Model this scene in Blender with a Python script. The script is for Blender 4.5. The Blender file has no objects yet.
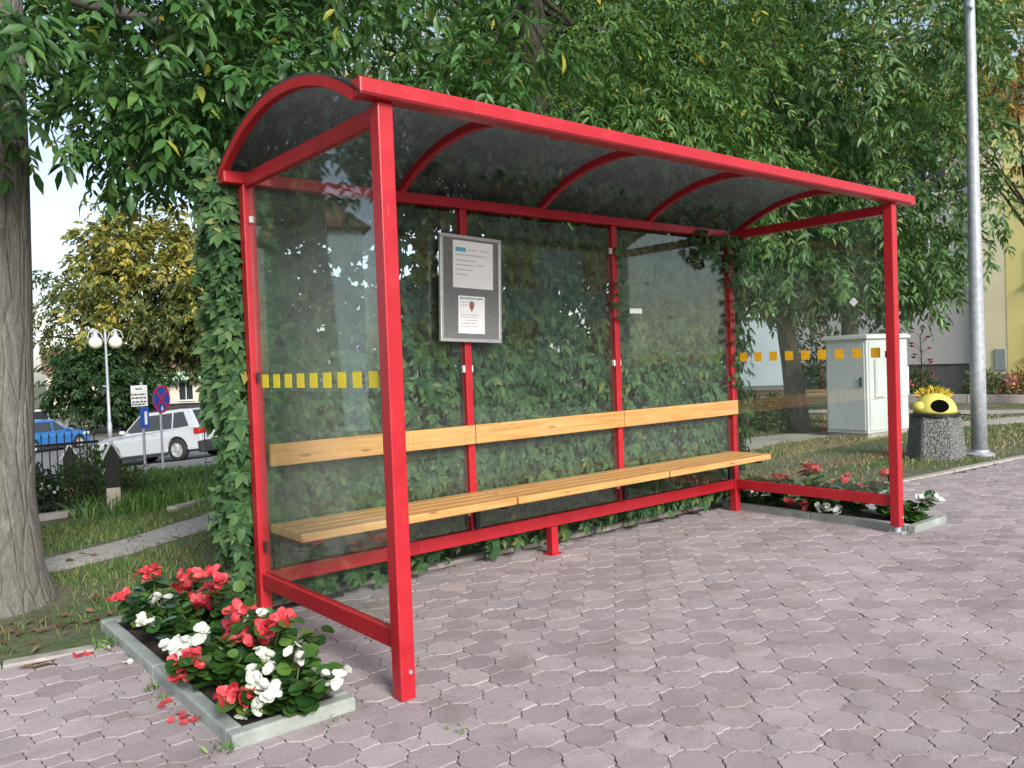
import bpy, math, random
import numpy as np
from mathutils import Vector, Matrix
R = math.radians
C = bpy.context.scene.collection
rng = np.random.default_rng(7)
random.seed(7)

# ---------------------------------------------------------------- helpers
def link(o, parent=None):
    C.objects.link(o)
    if parent is not None: o.parent = parent
    return o

def tag(o, label=None, cat=None, group=None, kind=None):
    if label: o['label'] = label
    if cat: o['category'] = cat
    if group: o['group'] = group
    if kind: o['kind'] = kind
    return o

def thing(name, label, cat, loc=(0, 0, 0), rz=0, group=None):
    o = bpy.data.objects.new(name, None); C.objects.link(o)
    o.empty_display_size = .2
    o.location = loc; o.rotation_euler = (0, 0, rz)
    return tag(o, label, cat, group)

def copy_tree(o, parent=None):
    c = o.copy(); C.objects.link(c)
    if parent is not None: c.parent = parent
    for ch in list(o.children): copy_tree(ch, c)
    return c

def mesh_arrays(name, V, facelists, m, parent=None, smooth=False, mats=None, midx=None):
    me = bpy.data.meshes.new(name)
    V = np.asarray(V, np.float32)
    me.vertices.add(len(V)); me.vertices.foreach_set('co', V.ravel())
    loops = np.concatenate([np.asarray(f, np.int32).ravel() for f in facelists])
    sizes = np.concatenate([np.full(len(f), np.asarray(f).shape[1], np.int32) for f in facelists])
    starts = np.concatenate([[0], np.cumsum(sizes)[:-1]]).astype(np.int32)
    me.loops.add(len(loops)); me.loops.foreach_set('vertex_index', loops)
    me.polygons.add(len(sizes)); me.polygons.foreach_set('loop_start', starts)
    me.polygons.foreach_set('use_smooth', np.full(len(sizes), bool(smooth)))
    me.update(calc_edges=True)
    for k in (m if isinstance(m, (list, tuple)) else [m]): me.materials.append(k)
    if midx is not None: me.polygons.foreach_set('material_index', np.asarray(midx, np.int32))
    o = bpy.data.objects.new(name, me)
    return link(o, parent)

class MB:
    def __init__(s): s.v = []; s.f = []
    def add(s, vs, fs):
        n = len(s.v); s.v += [tuple(map(float, p)) for p in vs]
        s.f += [tuple(i + n for i in f) for f in fs]; return s
    def box(s, c, d, rot=None):
        x, y, z = [k / 2 for k in d]
        P = [Vector(p) for p in ((-x,-y,-z),(x,-y,-z),(x,y,-z),(-x,y,-z),(-x,-y,z),(x,-y,z),(x,y,z),(-x,y,z))]
        if rot is not None: P = [rot @ p for p in P]
        c = Vector(c)
        return s.add([p + c for p in P], [(3,2,1,0),(4,5,6,7),(0,1,5,4),(1,2,6,5),(2,3,7,6),(3,0,4,7)])
    def b2(s, a, b):
        return s.box([(a[i] + b[i]) / 2 for i in range(3)], [abs(b[i] - a[i]) for i in range(3)])
    def bar(s, p, q, w, h, up=(0, 0, 1)):
        p = Vector(p); q = Vector(q); d = (q - p).normalized(); u = Vector(up)
        sd = d.cross(u).normalized(); u = sd.cross(d)
        P = []
        for o in (p, q):
            P += [o - sd*w/2 - u*h/2, o + sd*w/2 - u*h/2, o + sd*w/2 + u*h/2, o - sd*w/2 + u*h/2]
        return s.add(P, [(0,1,2,3),(7,6,5,4),(0,4,5,1),(1,5,6,2),(2,6,7,3),(3,7,4,0)])
    def tube(s, pts, rad, n=8, cap=True, jit=0, flat=None):
        pts = [Vector(p) for p in pts]; m = len(pts)
        if not hasattr(rad, '__len__'): rad = [rad] * m
        ref = Vector((0, 0, 1)); base = len(s.v); rings = []
        for i, p in enumerate(pts):
            d = (pts[min(i + 1, m - 1)] - pts[max(i - 1, 0)]).normalized()
            if abs(d.dot(ref)) > .95: ref = Vector((1, 0, 0)) if abs(d.x) < .9 else Vector((0, 1, 0))
            a = d.cross(ref).normalized(); b = a.cross(d)
            ref = b if abs(b.dot(d)) < .1 else ref
            for k in range(n):
                t = 2 * math.pi * k / n
                r = rad[i] * (1 + (random.uniform(-jit, jit) if jit else 0))
                s.v.append(tuple(p + a * math.cos(t) * r + b * math.sin(t) * r))
        for i in range(m - 1):
            for k in range(n):
                a0 = base + i*n + k; a1 = base + i*n + (k+1) % n
                s.f.append((a0, a1, a1 + n, a0 + n))
        if cap:
            s.f.append(tuple(base + k for k in range(n))[::-1])
            s.f.append(tuple(base + (m-1)*n + k for k in range(n)))
        return s
    def lathe(s, prof, n=24, c=(0, 0, 0), cap=True):
        base = len(s.v); m = len(prof)
        for r, z in prof:
            for k in range(n):
                t = 2*math.pi*k/n
                s.v.append((c[0] + r*math.cos(t), c[1] + r*math.sin(t), c[2] + z))
        for i in range(m-1):
            for k in range(n):
                a0 = base+i*n+k; a1 = base+i*n+(k+1) % n
                s.f.append((a0, a1, a1+n, a0+n))
        if cap:
            s.f.append(tuple(base+k for k in range(n))[::-1]); s.f.append(tuple(base+(m-1)*n+k for k in range(n)))
        return s
    def sphere(s, c, r, n=16, m=10, sc=(1, 1, 1)):
        pr = [(max(r*math.sin(math.pi*i/m), 1e-4), -r*math.cos(math.pi*i/m)) for i in range(m+1)]
        k = len(s.v); s.lathe(pr, n, (0, 0, 0))
        for i in range(k, len(s.v)):
            v = s.v[i]; s.v[i] = (v[0]*sc[0]+c[0], v[1]*sc[1]+c[1], v[2]*sc[2]+c[2])
        return s
    def xf(s, M):
        s.v = [tuple(M @ Vector(p)) for p in s.v]; return s
    def build(s, name, m, parent=None, bevel=0, smooth=False, seg=2):
        me = bpy.data.meshes.new(name); me.from_pydata(s.v, [], s.f); me.update()
        for k in (m if isinstance(m, (list, tuple)) else [m]): me.materials.append(k)
        if smooth:
            me.polygons.foreach_set('use_smooth', np.ones(len(me.polygons), bool))
        o = bpy.data.objects.new(name, me); link(o, parent)
        if bevel:
            md = o.modifiers.new('Bevel', 'BEVEL'); md.width = bevel; md.segments = seg; md.limit_method = 'ANGLE'; md.angle_limit = R(35)
            if smooth is None: pass
        return o

# ---------------------------------------------------------------- materials
class NT:
    def __init__(s, name):
        s.m = bpy.data.materials.new(name); s.m.use_nodes = True
        s.t = s.m.node_tree; s.n = s.t.nodes; s.l = s.t.links
        s.p = s.n['Principled BSDF']; s.out = s.n['Material Output']
    def node(s, typ, **kw):
        n = s.n.new(typ)
        for k, v in kw.items(): setattr(n, k, v)
        return n
    def link(s, a, b): s.l.new(a, b)
    def coords(s, scale=(1, 1, 1), kind='Object'):
        tc = s.node('ShaderNodeTexCoord'); mp = s.node('ShaderNodeMapping')
        mp.inputs['Scale'].default_value = scale
        s.link(tc.outputs[kind], mp.inputs[0]); return mp.outputs[0]
    def noise(s, sc, det=4, rough=.55, vec=None, dist=0):
        n = s.node('ShaderNodeTexNoise'); n.inputs['Scale'].default_value = sc; n.inputs['Detail'].default_value = det
        n.inputs['Roughness'].default_value = rough; n.inputs['Distortion'].default_value = dist
        if vec is not None: s.link(vec, n.inputs['Vector'])
        return n.outputs['Fac']
    def ramp(s, fac, stops, interp='LINEAR'):
        r = s.node('ShaderNodeValToRGB'); cr = r.color_ramp; cr.interpolation = interp
        while len(cr.elements) < len(stops): cr.elements.new(.5)
        for e, (p, c) in zip(cr.elements, stops):
            e.position = p; e.color = (*c, 1) if len(c) == 3 else c
        s.link(fac, r.inputs[0]); return r.outputs[0]
    def mix(s, fac, a, b, blend='MIX'):
        m = s.node('ShaderNodeMix', data_type='RGBA', blend_type=blend)
        for sock, val in ((m.inputs[0], fac), (m.inputs[6], a), (m.inputs[7], b)):
            if hasattr(val, 'is_linked'): s.link(val, sock)
            else: sock.default_value = val if not isinstance(val, tuple) else ((*val, 1) if len(val) == 3 else val)
        return m.outputs[2]
    def math(s, op, a, b=0.0):
        m = s.node('ShaderNodeMath', operation=op)
        for sock, val in ((m.inputs[0], a), (m.inputs[1], b)):
            if hasattr(val, 'is_linked'): s.link(val, sock)
            else: sock.default_value = val
        return m.outputs[0]
    def bump(s, h, strength=.3, dist=.01):
        b = s.node('ShaderNodeBump'); b.inputs['Strength'].default_value = strength; b.inputs['Distance'].default_value = dist
        s.link(h, b.inputs['Height']); s.link(b.outputs[0], s.p.inputs['Normal']); return b
    def base(s, v):
        if hasattr(v, 'is_linked'): s.link(v, s.p.inputs['Base Color'])
        else: s.p.inputs['Base Color'].default_value = (*v, 1)
    def island(s):
        return s.node('ShaderNodeNewGeometry').outputs['Random Per Island']

def simple(name, col, rough=.5, var=.12, nsc=6, bump=.0, bsc=60, metal=0, bd=.004, spec=None):
    k = NT(name); v = k.coords()
    n = k.noise(nsc, 5, .6, v)
    lo = tuple(max(0, c*(1-var)) for c in col); hi = tuple(min(1, c*(1+var)) for c in col)
    k.base(k.ramp(n, [(.3, lo), (.7, hi)]))
    k.p.inputs['Roughness'].default_value = rough; k.p.inputs['Metallic'].default_value = metal
    if spec is not None: k.p.inputs['Specular IOR Level'].default_value = spec
    if bump: k.bump(k.noise(bsc, 4, .6, v), bump, bd)
    return k.m

def leafmat(name, stops, rough=.45, trans=.3, spec=.35):
    k = NT(name); isl = k.island()
    col = k.ramp(isl, stops)
    big = k.noise(.9, 2, .5, k.coords())
    col = k.mix(.55, col, k.ramp(big, [(.3, (.62, .66, .62)), (.7, (1.0, 1.0, 1.0))]), 'MULTIPLY')
    k.base(col); k.p.inputs['Roughness'].default_value = rough; k.p.inputs['Specular IOR Level'].default_value = spec
    tr = k.node('ShaderNodeBsdfTranslucent')
    hs = k.mix(.5, col, (.30, .42, .06), 'MIX'); k.link(k.mix(.35, col, (.16, .26, .03)), tr.inputs[0])
    mx = k.node('ShaderNodeMixShader'); mx.inputs[0].default_value = trans
    k.link(k.p.outputs[0], mx.inputs[1]); k.link(tr.outputs[0], mx.inputs[2]); k.link(mx.outputs[0], k.out.inputs[0])
    return k.m

M = {}
def mk_red():
    k = NT('red_gloss_paint'); v = k.coords()
    n = k.noise(7, 5, .6, v); n2 = k.noise(70, 3, .6, v)
    c = k.ramp(n, [(.3, (.36, .010, .018)), (.7, (.44, .015, .025))])
    d = k.ramp(n2, [(.66, (0, 0, 0)), (.74, (1, 1, 1))])
    c = k.mix(k.math('MULTIPLY', d, .45), c, (.20, .055, .045))
    sc_ = k.noise(9, 4, .7, k.coords((6, 6, 1)), .3); c = k.mix(k.math('MULTIPLY', k.ramp(sc_, [(.62, (0,)*3), (.72, (1,)*3)]), .30), c, (.42, .17, .15))
    ch = k.noise(34, 2, .5, v); c = k.mix(k.ramp(ch, [(.775, (0,)*3), (.785, (1,)*3)]), c, (.30, .27, .25))
    k.base(c); k.p.inputs['Roughness'].default_value = .38
    k.link(k.ramp(n, [(.3, (.30,)*3), (.7, (.45,)*3)]), k.p.inputs['Roughness'])
    k.bump(k.noise(45, 3, .5, v), .10, .004)
    return k.m
M['red'] = mk_red()
def mk_wood():
    k = NT('varnished_pine'); tc = k.coords((1.2, 26, 26))
    g = k.noise(2.2, 6, .6, tc, .6)
    c = k.ramp(g, [(.28, (.35, .16, .045)), (.5, (.52, .275, .09)), (.72, (.58, .34, .135))])
    v2 = k.coords((3.0, 14, 14)); vo = k.node('ShaderNodeTexVoronoi'); vo.inputs['Scale'].default_value = 1.0; k.link(v2, vo.inputs['Vector'])
    kn = k.ramp(vo.outputs['Distance'], [(.06, (1, 1, 1)), (.14, (0, 0, 0))])
    c = k.mix(k.math('MULTIPLY', kn, .75), c, (.16, .055, .015))
    wn = k.noise(1.6, 3, .6, k.coords()); c = k.mix(k.math('MULTIPLY', k.ramp(wn, [(.45, (0,)*3), (.75, (1,)*3)]), .35), c, (.50, .34, .17))
    k.base(c); k.p.inputs['Roughness'].default_value = .42; k.bump(g, .22, .004); return k.m
M['wood'] = mk_wood()
def mk_glass(name, tint, dirt):
    k = NT(name)
    tr = k.node('ShaderNodeBsdfTransparent'); tr.inputs[0].default_value = (*tint, 1)
    gl = k.node('ShaderNodeBsdfGlossy'); gl.inputs[0].default_value = (1, 1, 1, 1); gl.inputs['Roughness'].default_value = .015
    fr = k.node('ShaderNodeFresnel'); bf = k.node('ShaderNodeNewGeometry').outputs['Backfacing']; k.link(k.math('SUBTRACT', 1.5, k.math('MULTIPLY', bf, 1.5 - 1/1.5)), fr.inputs[0])
    mx = k.node('ShaderNodeMixShader'); k.link(fr.outputs[0], mx.inputs[0]); k.link(tr.outputs[0], mx.inputs[1]); k.link(gl.outputs[0], mx.inputs[2])
    df = k.node('ShaderNodeBsdfDiffuse'); df.inputs[0].default_value = (.62, .66, .63, 1)
    v = k.coords(); n = k.noise(2.3, 6, .65, v, .4); n2 = k.noise(50, 3, .7, v)
    sm = k.ramp(n, [(.35, (dirt*.45,)*3), (.75, (dirt*1.5,)*3)])
    sp = k.ramp(n2, [(.66, (0,)*3), (.80, (dirt*1.2,)*3)])
    m2 = k.node('ShaderNodeMixShader'); k.link(k.math('ADD', sm, sp), m2.inputs[0]); k.link(mx.outputs[0], m2.inputs[1]); k.link(df.outputs[0], m2.inputs[2])
    k.link(m2.outputs[0], k.out.inputs[0]); k.n.remove(k.p)
    return k.m
M['glass'] = mk_glass('dusty_shelter_glass', (.95, .98, .96), .022)
def mk_roof():
    k = NT('smoked_ribbed_polycarbonate'); v = k.coords()
    n = k.noise(1.1, 5, .65, v, .3)
    n2 = k.noise(3, 6, .7, k.coords((1, 12, 12)))
    st = k.noise(6, 5, .7, k.coords((14, 1.2, 1.2)))
    c = k.mix(.5, k.ramp(n, [(.3, (.016, .018, .018)), (.7, (.06, .063, .06))]), k.ramp(st, [(.35, (.015,)*3), (.7, (.09,)*3)]))
    k.base(c); k.p.inputs['Roughness'].default_value = .14; k.p.inputs['Specular IOR Level'].default_value = .9
    w = k.node('ShaderNodeTexWave', wave_type='BANDS', bands_direction='X'); w.inputs['Scale'].default_value = 30; k.link(v, w.inputs['Vector'])
    k.bump(k.math('ADD', k.math('MULTIPLY', w.outputs['Fac'], .5), st), .25, .004)
    t2 = k.node('ShaderNodeBsdfTranslucent'); k.link(k.ramp(st, [(.3, (.10, .105, .11)), (.7, (.50, .51, .52))]), t2.inputs[0])
    mx = k.node('ShaderNodeMixShader'); mx.inputs[0].default_value = .30
    k.link(k.p.outputs[0], mx.inputs[1]); k.link(t2.outputs[0], mx.inputs[2])
    tp = k.node('ShaderNodeBsdfTransparent'); tp.inputs[0].default_value = (.62, .64, .65, 1)
    m3 = k.node('ShaderNodeMixShader'); k.link(k.ramp(n2, [(.3, (.36,)*3), (.7, (.58,)*3)]), m3.inputs[0])
    k.link(mx.outputs[0], m3.inputs[1]); k.link(tp.outputs[0], m3.inputs[2]); k.link(m3.outputs[0], k.out.inputs[0])
    return k.m
M['roof'] = mk_roof()
def mk_paver():
    k = NT('lilac_concrete_paver'); v = k.coords(); isl = k.island()
    c = k.ramp(isl, [(0, (.295, .250, .256)), (.35, (.335, .290, .297)), (.7, (.362, .317, .322)), (1, (.405, .352, .350))])
    sp = k.noise(150, 4, .85, v)
    c = k.mix(.75, c, k.ramp(sp, [(.30, (.50,)*3), (.5, (1.0,)*3), (.70, (1.55, 1.50, 1.50))]), 'MULTIPLY')
    big = k.noise(.55, 5, .6, v); c = k.mix(.8, c, k.ramp(big, [(.3, (.80, .79, .80)), (.7, (1.10, 1.09, 1.10))]), 'MULTIPLY')
    st = k.noise(2.6, 6, .7, v, .5); c = k.mix(k.math('MULTIPLY', k.ramp(st, [(.52, (0,)*3), (.70, (1,)*3)]), .6), c, (.225, .175, .145))
    k.base(c); k.p.inputs['Roughness'].default_value = .82
    wr = k.ramp(k.noise(3.1, 4, .7, v, .3), [(.45, (.25,)*3), (.7, (1,)*3)])
    k.bump(k.math('MULTIPLY', sp, wr), .9, .008); return k.m
M['paver'] = mk_paver()
M['joint'] = simple('sandy_joint', (.095, .075, .060), .95, .75, 5, .5, 120)
M['paver_sheet'] = simple('lilac_paving_far', (.26, .23, .24), .9, .15, 3, .4, 20, bd=.01)
M['kerb'] = simple('grey_green_concrete_kerb', (.27, .30, .275), .85, .22, 9, .5, 150, bd=.003)
M['kerb2'] = simple('pale_worn_concrete', (.33, .30, .28), .9, .25, 12, .5, 130, bd=.004)
M['soil'] = simple('dark_planter_soil', (.045, .028, .018), .95, .5, 22, 1, 60, bd=.03)
M['alu'] = simple('brushed_aluminium', (.62, .62, .60), .35, .08, 20, 0, metal=.7)
M['board'] = simple('grey_pinboard', (.155, .16, .16), .8, .12, 30, .2, 200)
M['paper'] = simple('white_paper', (.80, .80, .80), .75, .03, 8)
M['ink'] = simple('grey_ink', (.34, .36, .40), .8, .2, 200)
M['blueink'] = simple('blue_ink', (.10, .38, .55), .7, .1, 40)
M['greenink'] = simple('green_ink', (.16, .42, .30), .7, .2, 60)
M['brownink'] = simple('brown_ink', (.28, .13, .07), .7, .4, 120)
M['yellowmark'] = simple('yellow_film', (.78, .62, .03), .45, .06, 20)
M['backlitmark'] = simple('backlit_yellow_film', (.80, .44, .015), .45, .08, 20)  # same yellow film, backlit look of the right pane painted as darker orange
M['black'] = simple('black_metal', (.012, .012, .014), .4, .2, 10)
M['darkgreenwire'] = simple('dark_green_wire', (.015, .03, .022), .5, .3, 10)
M['galv'] = simple('galvanised_steel', (.36, .39, .42), .5, .22, 14, .15, 60, metal=.25, bd=.003)
M['white'] = simple('off_white_paint', (.66, .68, .68), .5, .06, 8)
M['zinc'] = simple('zinc_plate', (.5, .5, .5), .4, .1, 20, metal=.6)

def mk_bark(name, lo, hi, moss, sc=1.0):
    k = NT(name); v = k.coords((9*sc, 9*sc, 1.6*sc)); n = k.noise(1.6, 8, .75, v, .9); fn = k.noise(60, 5, .75, k.coords((1, 1, .45)))
    vo = k.node('ShaderNodeTexVoronoi', feature='DISTANCE_TO_EDGE'); vo.inputs['Scale'].default_value = 7*sc; k.link(k.coords((1.6, 1.6, .28)), vo.inputs['Vector'])
    w = k.noise(1.0, 4, .65, k.coords((2.4, 2.4, 1.4)))
    c = k.ramp(n, [(.3, lo), (.65, hi)])
    c = k.mix(.7, c, k.ramp(fn, [(.32, (.45,)*3), (.5, (1,)*3), (.7, (1.45,)*3)]), 'MULTIPLY')
    crk = k.ramp(vo.outputs['Distance'], [(0, (0,)*3), (.10, (1,)*3)])
    c = k.mix(.18, c, k.ramp(crk, [(0, (.35,)*3), (1, (1,)*3)]), 'MULTIPLY')
    c = k.mix(k.math('MULTIPLY', k.ramp(w, [(.45, (0,)*3), (.66, (1,)*3)]), .6), c, moss)
    k.base(c); k.p.inputs['Roughness'].default_value = .95
    k.bump(k.math('ADD', k.math('ADD', n, k.math('MULTIPLY', fn, .35)), k.math('MULTIPLY', crk, .35)), .9, .03); return k.m
M['bark'] = mk_bark('grey_brown_bark', (.085, .078, .070), (.27, .255, .235), (.16, .16, .135))
M['bark2'] = mk_bark('dark_furrowed_bark', (.016, .013, .010), (.075, .060, .048), (.05, .055, .03))
M['bark3'] = mk_bark('pale_furrowed_bark', (.09, .075, .062), (.30, .255, .215), (.10, .11, .07))

G = (.0, 1)
M['leaf_maple'] = leafmat('broad_green_leaf', [(0, (0.033, 0.096, 0.028)), (.4, (0.055, 0.152, 0.041)), (.8, (0.089, 0.206, 0.055)), (.975, (0.129, 0.248, 0.062)), (1, (0.458, 0.396, 0.041))], .42, .30)
M['leaf_ash'] = leafmat('narrow_green_leaf', [(0, (0.040, 0.109, 0.028)), (.5, (0.068, 0.165, 0.038)), (.86, (0.122, 0.223, 0.048)), (.97, (0.199, 0.264, 0.048)), (1, (0.518, 0.380, 0.028))], .40, .30)
M['leaf_sage'] = leafmat('sage_green_leaf', [(0, (0.045, 0.116, 0.036)), (.45, (0.084, 0.182, 0.058)), (.9, (0.145, 0.256, 0.085)), (1, (0.275, 0.314, 0.062))], .38, .28)
M['leaf_dark'] = leafmat('dark_green_leaf', [(0, (0.015, 0.042, 0.014)), (.6, (0.027, 0.073, 0.021)), (1, (0.056, 0.119, 0.032))], .5, .2)
M['leaf_yellow'] = leafmat('yellowing_leaf', [(0, (.11, .17, .045)), (.35, (.22, .25, .055)), (.65, (.44, .37, .075)), (1, (.58, .43, .09))], .5, .4)
M['leaf_locust'] = leafmat('yellow_green_leaf', [(0, (.060, .095, .034)), (.5, (.105, .150, .050)), (.8, (.17, .20, .065)), (1, (.34, .27, .06))], .5, .38)
M['leaf_rust'] = leafmat('rusty_leaf', [(0, (0.125, 0.084, 0.017)), (.5, (0.325, 0.168, 0.034)), (1, (0.450, 0.280, 0.057))], .55, .35)
M['leaf_ivy'] = leafmat('creeper_leaf', [(0, (.022, .062, .026)), (.4, (.046, .112, .042)), (.85, (.088, .170, .062)), (.97, (.12, .20, .07)), (1, (.24, .22, .05))], .5, .22, .16)
M['leaf_begonia'] = leafmat('waxy_begonia_leaf', [(0, (.016, .055, .015)), (.5, (.04, .11, .026)), (.85, (.09, .18, .035)), (1, (.20, .28, .05))], .28, .15, .5)
M['leaf_bush'] = leafmat('bush_leaf', [(0, (.03, .07, .02)), (.5, (.06, .12, .03)), (1, (.13, .19, .05))], .5, .25)
M['petal_red'] = leafmat('red_petal', [(0, (.50, .022, .035)), (.5, (.66, .065, .080)), (1, (.78, .17, .18))], .5, .25)
M['petal_white'] = leafmat('white_petal', [(0, (.66, .68, .60)), (1, (.84, .85, .80))], .5, .25)
for nm in ('petal_red', 'petal_white'):
    for n in M[nm].node_tree.nodes:
        if n.type == 'BSDF_TRANSLUCENT':
            for l in list(n.inputs[0].links): M[nm].node_tree.links.remove(l)
            n.inputs[0].default_value = (.62, .06, .06, 1) if nm == 'petal_red' else (.75, .77, .70, 1)
M['stem'] = simple('green_stem', (.07, .11, .03), .6, .3, 20)
M['bark_stem'] = simple('woody_stem', (.07, .05, .035), .85, .3, 20)

def mk_ground():
    k = NT('lawn_soil'); v = k.coords()
    n = k.noise(.9, 6, .65, v); n2 = k.noise(14, 5, .7, v); n3 = k.noise(.25, 3, .5, v)
    soil = k.ramp(n2, [(.3, (.085, .065, .045)), (.7, (.20, .165, .125))])
    gr = k.ramp(n2, [(.3, (.035, .065, .018)), (.7, (.08, .125, .035))])
    c = k.mix(k.ramp(n, [(.42, (0,)*3), (.60, (1,)*3)]), gr, soil)
    k.base(c); k.p.inputs['Roughness'].default_value = .95; k.bump(n2, .8, .03); return k.m
M['ground'] = mk_ground()
def mk_grass():
    k = NT('grass_blades'); isl = k.island(); v = k.coords()
    c = k.ramp(isl, [(0, (.045, .10, .02)), (.5, (.08, .15, .032)), (.82, (.14, .18, .045)), (1, (.24, .20, .085))])
    k.base(c); k.p.inputs['Roughness'].default_value = .6; return k.m
M['grass'] = mk_grass()
M['grass_dry_sunlit'] = mk_grass()  # drier tan blades, with sunlight on the right lawn painted in as lighter colour
for n_ in M['grass_dry_sunlit'].node_tree.nodes:
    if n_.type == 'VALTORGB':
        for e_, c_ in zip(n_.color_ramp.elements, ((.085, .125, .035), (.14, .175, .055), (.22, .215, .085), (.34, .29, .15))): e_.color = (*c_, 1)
def mk_lush():
    k = NT('lush_grass_blades'); isl = k.island()
    k.base(k.ramp(isl, [(0, (.03, .085, .015)), (.6, (.07, .17, .025)), (1, (.15, .24, .04))])); k.p.inputs['Roughness'].default_value = .55; return k.m
M['lush'] = mk_lush()
def mk_path():
    k = NT('trodden_gravel'); v = k.coords(); n = k.noise(22, 6, .75, v); b = k.noise(1.3, 4, .6, v)
    c = k.mix(.6, k.ramp(n, [(.3, (.23, .21, .19)), (.7, (.50, .47, .44))]), k.ramp(b, [(.3, (.75,)*3), (.7, (1.1,)*3)]), 'MULTIPLY')
    k.base(c); k.p.inputs['Roughness'].default_value = .95; k.bump(n, .8, .02); return k.m
M['path'] = mk_path()
M['asphalt'] = simple('grey_asphalt', (.16, .16, .165), .9, .18, 1.2, .5, 60, bd=.01)
M['dryleaf'] = leafmat('dry_leaf', [(0, (.10, .05, .02)), (.6, (.20, .11, .05)), (1, (.30, .19, .09))], .7, .1)

# ---------------------------------------------------------------- camera, world, light
cam = bpy.data.cameras.new('camera'); co = link(bpy.data.objects.new('camera', cam)); bpy.context.scene.camera = co
r_ = Vector((0.77174402, -0.63487887, -0.03660599)); u_ = Vector((0.04460417, -0.00338071, 0.99899902)); f_ = Vector((0.63436712, 0.7726043, -0.0257092))
mt = Matrix((r_, u_, -f_)).transposed().to_4x4(); mt.translation = (-1.74949972, -2.89961378, 1.35874995)
co.matrix_world = mt
cam.sensor_width = 36; cam.lens = 824.026 / 1024 * 36; cam.clip_end = 1500; cam.clip_start = .05

sc = bpy.context.scene
w = bpy.data.worlds.new('World'); sc.world = w; w.use_nodes = True
nt = w.node_tree; bg = nt.nodes['Background']
sky = nt.nodes.new('ShaderNodeTexSky'); sky.sky_type = 'NISHITA'; sky.sun_disc = False
SUN_EL, SUN_AZ = R(31), R(192)
sky.sun_elevation = SUN_EL; sky.sun_rotation = SUN_AZ
sky.air_density = 1.0; sky.dust_density = 1.5; sky.ozone_density = 1.0
hs_ = nt.nodes.new('ShaderNodeHueSaturation'); hs_.inputs['Saturation'].default_value = .7
nt.links.new(sky.outputs[0], hs_.inputs['Color']); nt.links.new(hs_.outputs[0], bg.inputs[0]); bg.inputs[1].default_value = .115
sl = bpy.data.lights.new('sun', 'SUN'); so = link(bpy.data.objects.new('sun', sl))
sl.energy = 2.5; sl.angle = R(20); sl.color = (1, .96, .90)
sd = Vector((math.cos(SUN_EL)*math.sin(SUN_AZ), math.cos(SUN_EL)*math.cos(SUN_AZ), math.sin(SUN_EL)))
so.rotation_euler = sd.to_track_quat('Z', 'Y').to_euler()
sc.view_settings.view_transform = 'Standard'; sc.view_settings.look = 'None'; sc.view_settings.gamma = 1
sc.view_settings.exposure = 0.95
sc.render.engine = 'CYCLES'
cy = sc.cycles
cy.max_bounces = 10; cy.transparent_max_bounces = 24; cy.diffuse_bounces = 3; cy.glossy_bounces = 4; cy.transmission_bounces = 8
cy.use_denoising = True
try: cy.denoiser = 'OPENIMAGEDENOISE'
except Exception: pass
cy.caustics_reflective = False; cy.caustics_refractive = False

# ---------------------------------------------------------------- terrain
def vn(x, y, s=1.0, seed=0):
    x = x*s; y = y*s
    return (np.sin(x*1.7+seed)+np.sin(y*2.1-seed*1.3)+np.sin((x+y)*1.13+seed*.7)+np.sin((x*.6-y*1.5)*1.9+seed*2.1))/4
def hz(x, y):
    x = np.asarray(x, float); y = np.asarray(y, float)
    s = np.maximum(0, y - 4 - .5*np.maximum(0, x - 2))
    z = np.where(s < 2, -.085*s*s/4, -.085*(np.minimum(s, 21) - 1))
    z = z - .02*np.maximum(0, np.minimum(s, 60) - 21)
    t = np.clip((x - 18)/10, 0, 1); z = z - .5*t*t*(3-2*t)
    return z
EX = np.array([-60, -.7, -.2, 4.3, 4.9, 6.75, 9.37, 14, 60]); EY = np.array([1.80, 1.72, 1.76, 1.76, 1.22, 1.11, .89, .5, .5])
EX = np.array([-60, -1.19, -.7, -.21, 4.42, 4.43, 4.9, 4.91, 6.75, 9.37, 14, 40]); EY = np.array([1.95, 1.77, 1.67, 1.74, 1.74, 1.74, 1.74, 1.25, 1.11, .89, .5, -1.0])
def edge(x): return np.interp(x, EX, EY)
def terrain(x, y):
    e = edge(x); drop = .07*np.clip((e - y)/.22, 0, 1)
    b = .012*vn(x, y, 2.3) * np.clip((y - e)*2, 0, 1)
    return hz(x, y) - drop + b
def axis(dense0, dense1, st, mid0, mid1, st2, far):
    a = np.arange(dense0, dense1 + 1e-6, st)
    b0 = np.arange(mid0, dense0, st2); b1 = np.arange(dense1 + st2, mid1, st2)
    f = np.array([300., 600., far])
    return np.concatenate([[-far, -400, -150], b0, a, b1, [mid1 + 40], f])
xs = axis(-3, 15, .25, -40, 60, 2.0, 900); ys = axis(-.5, 6, .11, -40, 110, 1.5, 900)
X, Y = np.meshgrid(xs, ys, indexing='ij'); Z = terrain(X, Y)
nx, ny = len(xs), len(ys); I = np.arange(nx*ny).reshape(nx, ny)
Fq = np.stack([I[:-1, :-1], I[1:, :-1], I[1:, 1:], I[:-1, 1:]], -1).reshape(-1, 4)
g = mesh_arrays('ground', np.stack([X, Y, Z], -1).reshape(-1, 3), [Fq], M['ground'], smooth=True); tag(g, kind='structure')

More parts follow.
